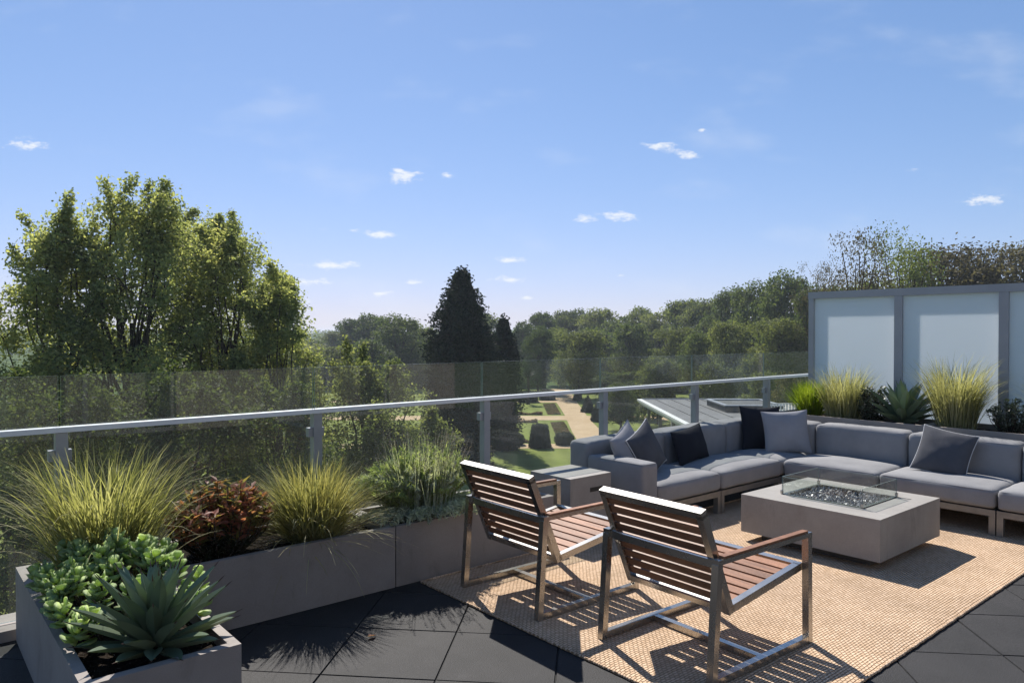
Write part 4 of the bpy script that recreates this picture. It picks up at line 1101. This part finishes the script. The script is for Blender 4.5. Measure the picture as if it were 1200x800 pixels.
def sofa():
    t = thing('sectional_sofa', 'charcoal L shaped sectional sofa on steel legs along the railing and raised planter', 'sofa', (0,0,RUG))
    F0, B0 = 3.75, 4.60        # front and back of the run along the railing
    U0, U1 = 6.60, 7.46        # front and back of the run along the planter
    g = .006
    # seat cushions
    runA = [(4.712,5.60),(5.60,6.60)]
    for i, (a, b) in enumerate(runA): cushion('seat_cushion', t, a+g, b-g, F0, 4.37, .205, .155, .026, i*3.1)
    cushion('seat_cushion', t, U0+g, 7.22, F0+.01, 4.37, .205, .155, .026, 9.3)
    runB = [(2.85,3.75),(1.95,2.85),(1.05,1.95)]
    for i, (a, b) in enumerate(runB): cushion('seat_cushion', t, U0, 7.22, a+g, b-g, .205, .155, .026, 12+i*2.7)
    # back cushions / upholstered backs
    for i, (a, b) in enumerate([(4.53,5.60),(5.60,6.60),(6.60,7.20)]): cushion('back_cushion', t, a+g, b-g, 4.36, B0, .20, .455, .012, 20+i*1.9, .045)
    cushion('back_cushion', t, 7.205, U1, 3.76, B0, .20, .460, .012, 27.7, .045)
    for i, (a, b) in enumerate(runB): cushion('back_cushion', t, 7.21, U1, a+g, b-g, .20, .46, .014, 30+i*2.3, .045)
    # arms
    cushion('armrest', t, 4.52, 4.708, F0-.005, 4.355, .03, .525, .006, 41, .03)
    cushion('armrest', t, U0-.005, 7.20, .86, 1.046, .03, .525, .006, 44, .03)
    # steel frame with legs per module
    def module(x0, x1, y0, y1):
        b = .045
        bm = bmesh.new(); ring_box(bm, (x0,x1,y0,y1), (x0+b,x1-b,y0+b,y1-b), .15, .198); obj_bm('frame', bm, M['sofa_steel'], t, bevel=.003)
        for x in (x0, x1-b):
            for y in (y0, y1-b):
                bm = bmesh.new(); box(bm, x, x+b, y, y+b, 0, .1495); obj_bm('leg', bm, M['sofa_steel'], t, bevel=.003)
    module(4.72, 5.595, F0+.012, B0-.01); module(5.605, 6.595, F0+.012, B0-.01); module(6.605, U1-.01, F0+.012, B0-.01)
    for a, b in runB: module(U0+.012, U1-.01, a+.005, b-.005)
sofa()

def pillow(label, loc, size, thick, rot, mat, piping=False, seed=0):
    """rot = (tilt back, spin in its own plane, heading)"""
    w, h = size; n = 22
    t = thing('throw_pillow', label, 'pillow', loc, 0, 'throw pillows on the sofa')
    t.rotation_mode = 'XYZ'
    m = Matrix.Rotation(rot[2], 4, 'Z') @ Matrix.Rotation(rot[0], 4, 'X') @ Matrix.Rotation(rot[1], 4, 'Y')
    t.rotation_euler = m.to_euler('XYZ')
    V, F = [], []
    for s in (1, -1):
        for j in range(n+1):
            for i in range(n+1):
                x = math.sin((2*i/n-1)*math.pi/2); y = math.sin((2*j/n-1)*math.pi/2)
                # soft concave edges with pointed corners
                ex = 1-.075*(1-y*y); ey = 1-.075*(1-x*x)
                f = (max(0,1-abs(x)**2.4)*max(0,1-abs(y)**2.4))**.55
                wr = .010*noise.noise(Vector((x*2.3+seed, y*2.3, s*2)))+.005*noise.noise(Vector((x*6+seed, y*6, s*3)))
                V.append((x*ex*w/2, s*(f*(thick/2+wr)+.002), y*ey*h/2))
    N = (n+1)**2
    for s in (0, 1):
        for j in range(n):
            for i in range(n):
                k = s*N+j*(n+1)+i; q = (k,k+1,k+n+2,k+n+1); F.append(q if s else q[::-1])
    ed = [(i,0) for i in range(n)]+[(n,j) for j in range(n)]+[(i,n) for i in range(n,0,-1)]+[(0,j) for j in range(n,0,-1)]
    ids = [j*(n+1)+i for i, j in ed]
    for a, b in zip(ids, ids[1:]+ids[:1]): F.append((a, b, b+N, a+N))
    obj_np('cover', V, F, M[mat], t, smooth=True)
    pts = [Vector(((V[k][0]), 0, V[k][2])) for k in ids]; pts.append(pts[0])
    obj_np('piping' if piping else 'seam', *tube_np(pts, [.0045 if piping else .003]*len(pts), 6), M['piping' if piping else mat], t, smooth=True)
    return t
zs = RUG+.205+.155+.012
pillow('light grey pillow leaning in the corner by the left sofa arm', (4.86,4.20,zs+.195), (.42,.42), .15, (R(-14),R(-20),R(14)), 'pillow_light', seed=1)
pillow('dark grey pillow with white piping leaning on the light grey one', (5.03,4.13,zs+.195), (.42,.42), .14, (R(-17),R(-22),R(8)), 'pillow_dark', True, seed=2)
pillow('low black lumbar pillow lying against the sofa back near the middle', (5.83,4.26,zs+.155), (.52,.33), .15, (R(-16),R(-5),R(4)), 'pillow_black', seed=3)
pillow('black square pillow standing upright in the inner sofa corner', (7.00,4.22,zs+.215), (.46,.46), .14, (R(-12),R(2),R(-28)), 'pillow_black', seed=4)
pillow('light grey square pillow in front of the black corner pillow', (6.99,3.93,zs+.205), (.46,.44), .15, (R(-14),R(-3),R(-46)), 'pillow_light', seed=5)
pillow('dark grey pillow with white piping on the right hand sofa run', (7.03,2.47,zs+.175), (.43,.43), .15, (R(-30),R(11),R(-78)), 'pillow_dark', True, seed=6)

# ------------------------------------------------------------------ side table and fire pit
def side_table():
    t = thing('side_table', 'small grey concrete cube table beside the left sofa arm', 'table', (4.13,4.16,RUG))
    a = .225; zt = .49
    bm = bmesh.new(); box(bm, -a, a, -a, a, .012, zt)
    o = obj_bm('block', bm, M['concrete'], t, bevel=.006, seg=3)
    bm = bmesh.new(); box(bm, -a+.03, a-.03, -a+.03, a-.03, 0, .0115); obj_bm('foot', bm, M['base_dark'], t)
    # slotted hand hole on the side facing the fire pit
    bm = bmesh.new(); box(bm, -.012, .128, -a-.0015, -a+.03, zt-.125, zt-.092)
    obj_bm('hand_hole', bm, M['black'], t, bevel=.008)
side_table()

def fire_pit():
    x0, x1, y0, y1 = 5.01, 6.03, 2.145, 3.187; cx, cy = (x0+x1)/2, (y0+y1)/2
    a, b = (x1-x0)/2, (y1-y0)/2
    t = thing('fire_pit', 'square grey concrete fire pit table with glass wind guard', 'fire pit', (cx,cy,RUG))
    zt, zb = .35, .065
    tx0, tx1, ty0, ty1 = 5.25-cx, 5.82-cx, 2.262-cy, 2.985-cy
    bm = bmesh.new(); ring_box(bm, (-a,a,-b,b), (tx0,tx1,ty0,ty1), zb, zt); obj_bm('body', bm, M['concrete'], t, bevel=.005, seg=3)
    bm = bmesh.new(); box(bm, -a+.11, a-.11, -b+.11, b-.11, 0, zb-.001); obj_bm('plinth', bm, M['base_dark'], t)
    gy0 = 2.371-cy
    bm = bmesh.new(); box(bm, tx0+.004, tx1-.004, ty0+.004, gy0-.004, zt-.03, zt-.004); obj_bm('lid', bm, M['concrete'], t, bevel=.002)
    bm = bmesh.new(); box(bm, tx0, tx1, gy0, ty1, zt-.09, zt-.06); tr = obj_bm('burner_tray', bm, M['black'], t)
    bm = bmesh.new(); ring_box(bm, (tx0+.003,tx1-.003,gy0,ty1-.003), (tx0+.022,tx1-.022,gy0+.02,ty1-.022), zt-.02, zt+.003); obj_bm('tray_rim', bm, M['steel'], tr, bevel=.001)
    # crushed fire glass
    rng = np.random.default_rng(77); V = []; F = []
    for i in range(1500):
        c = np.array([rng.uniform(tx0+.028,tx1-.028), rng.uniform(gy0+.028,ty1-.028), zt-.045+rng.uniform(0,.034)])
        s = rng.uniform(.007,.016); d = on_sphere(6, rng)*s*rng.uniform(.6,1.2,(6,1))
        base = np.array([[1,0,0],[-1,0,0],[0,1,0],[0,-1,0],[0,0,1],[0,0,-1]])*s + d*.45
        k = len(V); V += [tuple(c+q) for q in base]
        for f in ((0,2,4),(2,1,4),(1,3,4),(3,0,4),(2,0,5),(1,2,5),(3,1,5),(0,3,5)): F.append(tuple(k+q for q in f))
    s = obj_np('fire_glass', V, F, M['stone'], tr); s['kind'] = 'stuff'
    # wind guard
    h = .135; e = .006
    bm = bmesh.new(); bmesh.ops.create_cube(bm, size=.001)
    gd = [('x', tx0-.004, gy0, ty1), ('x', tx1-.002, gy0, ty1), ('y', gy0-.002, tx0, tx1), ('y', ty1-.004, tx0, tx1)]
    bm.free()
    for ax, p, q0, q1 in gd:
        bm = bmesh.new()
        if ax == 'x': box(bm, p, p+e, q0+.012, q1-.012, zt+.0045, zt+h)
        else: box(bm, q0+.004, q1-.004, p, p+e, zt+.0045, zt+h)
        gp = obj_bm('glass_guard', bm, [M['clear'], M['glass_edge']], t)
        for f in gp.data.polygons:
            if f.area < .006: f.material_index = 1
    for x in (tx0, tx1):
        for y in (gy0, ty1):
            bm = bmesh.new(); bar(bm, (x,y,zt+.004), (x,y,zt+.03), .016, .016); obj_bm('clip', bm, M['steel'], t, bevel=.003)
fire_pit()

# fallen leaf on the tiles
def fallen():
    V, F = leaves(np.array([[1.93,3.42,.012]]), np.array([[.1,.2,1.]]), .06, .6); o = obj_np('fallen_leaf', V, F, M['bronze']); tag(o, 'dry brown fallen leaf on the dark floor tiles', 'leaf')
fallen()

# ------------------------------------------------------------------ air
def haze():
    m, nt, out = new_mat('summer_haze')
    v = nd(nt, 'ShaderNodeVolumePrincipled'); v.inputs['Color'].default_value = (.82,.90,1,1); v.inputs['Density'].default_value = .00033
    v.inputs['Anisotropy'].default_value = .2
    nt.links.new(v.outputs[0], out.inputs['Volume'])
    bm = bmesh.new(); box(bm, -5400, 5400, -5400, 5400, -14, 16)
    tag(obj_bm('haze', bm, m), kind='stuff', label='thin summer haze over the garden and woods', cat='haze')
haze()

# ------------------------------------------------------------------ light, sky, camera
sun_h = Vector((.37,.83)); el = math.atan2(1.0, sun_h.length*1.0)
az = math.atan2(sun_h.x, sun_h.y)
sd = bpy.data.lights.new('sun', 'SUN'); sd.energy = 4.8; sd.angle = R(.53); sd.color = (1,.945,.87)
so = link(bpy.data.objects.new('sun', sd))
dirv = Vector((sun_h.x, sun_h.y, 1.0)).normalized()
so.rotation_euler = dirv.to_track_quat('Z', 'Y').to_euler(); so.location = (0,0,60)

w = bpy.data.worlds.new('World'); bpy.context.scene.world = w; w.use_nodes = True
nt = w.node_tree; nt.nodes.clear()
out = nt.nodes.new('ShaderNodeOutputWorld'); bg = nt.nodes.new('ShaderNodeBackground'); bg.inputs[1].default_value = .107
nt.links.new(bg.outputs[0], out.inputs[0])
sky = nt.nodes.new('ShaderNodeTexSky'); sky.sky_type = 'NISHITA'; sky.sun_disc = False
sky.sun_elevation = el; sky.sun_rotation = az; sky.altitude = 50; sky.air_density = 1.0; sky.dust_density = .15; sky.ozone_density = 4.0
tc = nt.nodes.new('ShaderNodeTexCoord')
# small fair-weather clouds, placed by direction over the tree line
mp = nt.nodes.new('ShaderNodeMapping'); mp.vector_type = 'POINT'; mp.inputs['Rotation'].default_value = (0,0,R(90-49.75))
nt.links.new(tc.outputs['Generated'], mp.inputs[0])
sx = nt.nodes.new('ShaderNodeSeparateXYZ'); nt.links.new(mp.outputs[0], sx.inputs[0])
ym = nd(nt, 'ShaderNodeMath', operation='MAXIMUM'); ym.inputs[1].default_value = .05; nt.links.new(sx.outputs['Y'], ym.inputs[0])
dx = nd(nt, 'ShaderNodeMath', operation='DIVIDE'); nt.links.new(sx.outputs['X'], dx.inputs[0]); nt.links.new(ym.outputs[0], dx.inputs[1])
dz = nd(nt, 'ShaderNodeMath', operation='DIVIDE'); nt.links.new(sx.outputs['Z'], dz.inputs[0]); nt.links.new(ym.outputs[0], dz.inputs[1])
cb = nt.nodes.new('ShaderNodeCombineXYZ'); nt.links.new(dx.outputs[0], cb.inputs[0]); nt.links.new(dz.outputs[0], cb.inputs[1])
clouds = [(474,207,22,10,0),(468,201,10,5,0),(445,275,18,7,0),(390,311,36,6,0),(361,330,27,5,0),(776,173,22,7,0),(806,183,18,6,.05),(687,256,14,7,0),(727,254,25,6,0),
          (600,305,22,5,.05),(597,328,20,5,0),(486,331,16,4.5,.1),(448,344,16,4,.1),(414,270,11,4,.25),(822,154,8,3,.2),(617,349,10,4,.1),(356,351,14,5,.2),(322,343,24,9,.2),
          (526,206,14,6,.35),(1063,200,14,4,.3),(730,323,13,4,.35),(380,268,10,4,.35),(1150,235,30,8,.1),(30,170,40,10,.2),(560,360,14,4,.3)]
prev = None
for cx, cy, hw, hh, f in clouds:
    a0, e0 = (cx-600)/FPX, (390-cy)/FPX; iw, ih = FPX/hw, FPX/hh
    v = nd(nt, 'ShaderNodeVectorMath', operation='MULTIPLY_ADD'); v.inputs[1].default_value = (iw, ih, 0); v.inputs[2].default_value = (-a0*iw, -e0*ih, f)
    nt.links.new(cb.outputs[0], v.inputs[0])
    l = nd(nt, 'ShaderNodeVectorMath', operation='LENGTH'); nt.links.new(v.outputs[0], l.inputs[0])
    ad = nd(nt, 'ShaderNodeMath', operation='ADD'); ad.inputs[1].default_value = f; nt.links.new(l.outputs['Value'], ad.inputs[0])
    if prev is None: prev = ad
    else:
        mn = nd(nt, 'ShaderNodeMath', operation='SMOOTH_MIN'); mn.inputs[2].default_value = .15
        nt.links.new(prev.outputs[0], mn.inputs[0]); nt.links.new(ad.outputs[0], mn.inputs[1]); prev = mn
nz = nd(nt, 'ShaderNodeTexNoise', Scale=42, Detail=8, Roughness=.66); 
ms = nt.nodes.new('ShaderNodeMapping'); ms.inputs['Scale'].default_value = (1,2.4,1); nt.links.new(cb.outputs[0], ms.inputs[0]); nt.links.new(ms.outputs[0], nz.inputs['Vector'])
n2 = nd(nt, 'ShaderNodeMath', operation='MULTIPLY_ADD'); n2.inputs[1].default_value = 3.6; n2.inputs[2].default_value = -1.75
nt.links.new(nz.outputs['Fac'], n2.inputs[0])
sm = nd(nt, 'ShaderNodeMath', operation='ADD'); nt.links.new(prev.outputs[0], sm.inputs[0]); nt.links.new(n2.outputs[0], sm.inputs[1])
mk = nd(nt, 'ShaderNodeMapRange', interpolation_type='SMOOTHSTEP'); mk.inputs[1].default_value = 1.05; mk.inputs[2].default_value = .0; mk.inputs[3].default_value = 0; mk.inputs[4].default_value = .9
nt.links.new(sm.outputs[0], mk.inputs[0])
# thin veil around the clouds
vn = nd(nt, 'ShaderNodeTexNoise', Scale=5, Detail=5); nt.links.new(ms.outputs[0], vn.inputs['Vector'])
vm = nd(nt, 'ShaderNodeMapRange', interpolation_type='SMOOTHSTEP'); vm.inputs[1].default_value = .52; vm.inputs[2].default_value = .80; vm.inputs[4].default_value = .22
nt.links.new(vn.outputs['Fac'], vm.inputs[0])
mm = nd(nt, 'ShaderNodeMath', operation='MAXIMUM'); nt.links.new(mk.outputs[0], mm.inputs[0]); nt.links.new(vm.outputs[0], mm.inputs[1])
front = nd(nt, 'ShaderNodeMath', operation='GREATER_THAN'); front.inputs[1].default_value = .06; nt.links.new(sx.outputs['Y'], front.inputs[0])
mf = nd(nt, 'ShaderNodeMath', operation='MULTIPLY'); nt.links.new(mm.outputs[0], mf.inputs[0]); nt.links.new(front.outputs[0], mf.inputs[1])
mix = nt.nodes.new('ShaderNodeMixRGB'); mix.inputs[2].default_value = (5.7,5.9,6.2,1)
# the sky's own steep glow near the sun is rolled off softly, as film and sensors do
num = nd(nt, 'ShaderNodeVectorMath', operation='MULTIPLY'); num.inputs[1].default_value = (.80,.98,1.08); nt.links.new(sky.outputs[0], num.inputs[0])
den = nd(nt, 'ShaderNodeVectorMath', operation='MULTIPLY_ADD'); den.inputs[1].default_value = (.060,.102,.066); den.inputs[2].default_value = (1,1,1); nt.links.new(sky.outputs[0], den.inputs[0])
div = nd(nt, 'ShaderNodeVectorMath', operation='DIVIDE'); nt.links.new(num.outputs[0], div.inputs[0]); nt.links.new(den.outputs[0], div.inputs[1])
nt.links.new(mf.outputs[0], mix.inputs[0]); nt.links.new(div.outputs[0], mix.inputs[1]); nt.links.new(mix.outputs[0], bg.inputs[0])

cam = bpy.data.cameras.new('camera'); cam.sensor_width = 36; cam.lens = FPX/1200*36; cam.clip_start = .05; cam.clip_end = 9000
co = link(bpy.data.objects.new('camera', cam)); co.location = (0,0,CAM_Z)
co.rotation_euler = (R(90-.66), 0, R(49.75-90))
sc = bpy.context.scene; sc.camera = co
vs = sc.view_settings; vs.view_transform = 'Standard'; vs.look = 'None'; vs.exposure = .6; vs.gamma = 1; vs.use_curve_mapping = False
sc.render.engine = 'CYCLES'; sc.cycles.volume_bounces = 0
cy = sc.cycles; cy.max_bounces = 8; cy.diffuse_bounces = 4; cy.glossy_bounces = 3; cy.transmission_bounces = 4; cy.transparent_max_bounces = 12
cy.use_denoising = True; cy.sample_clamp_indirect = 6; cy.sample_clamp_direct = 1.3
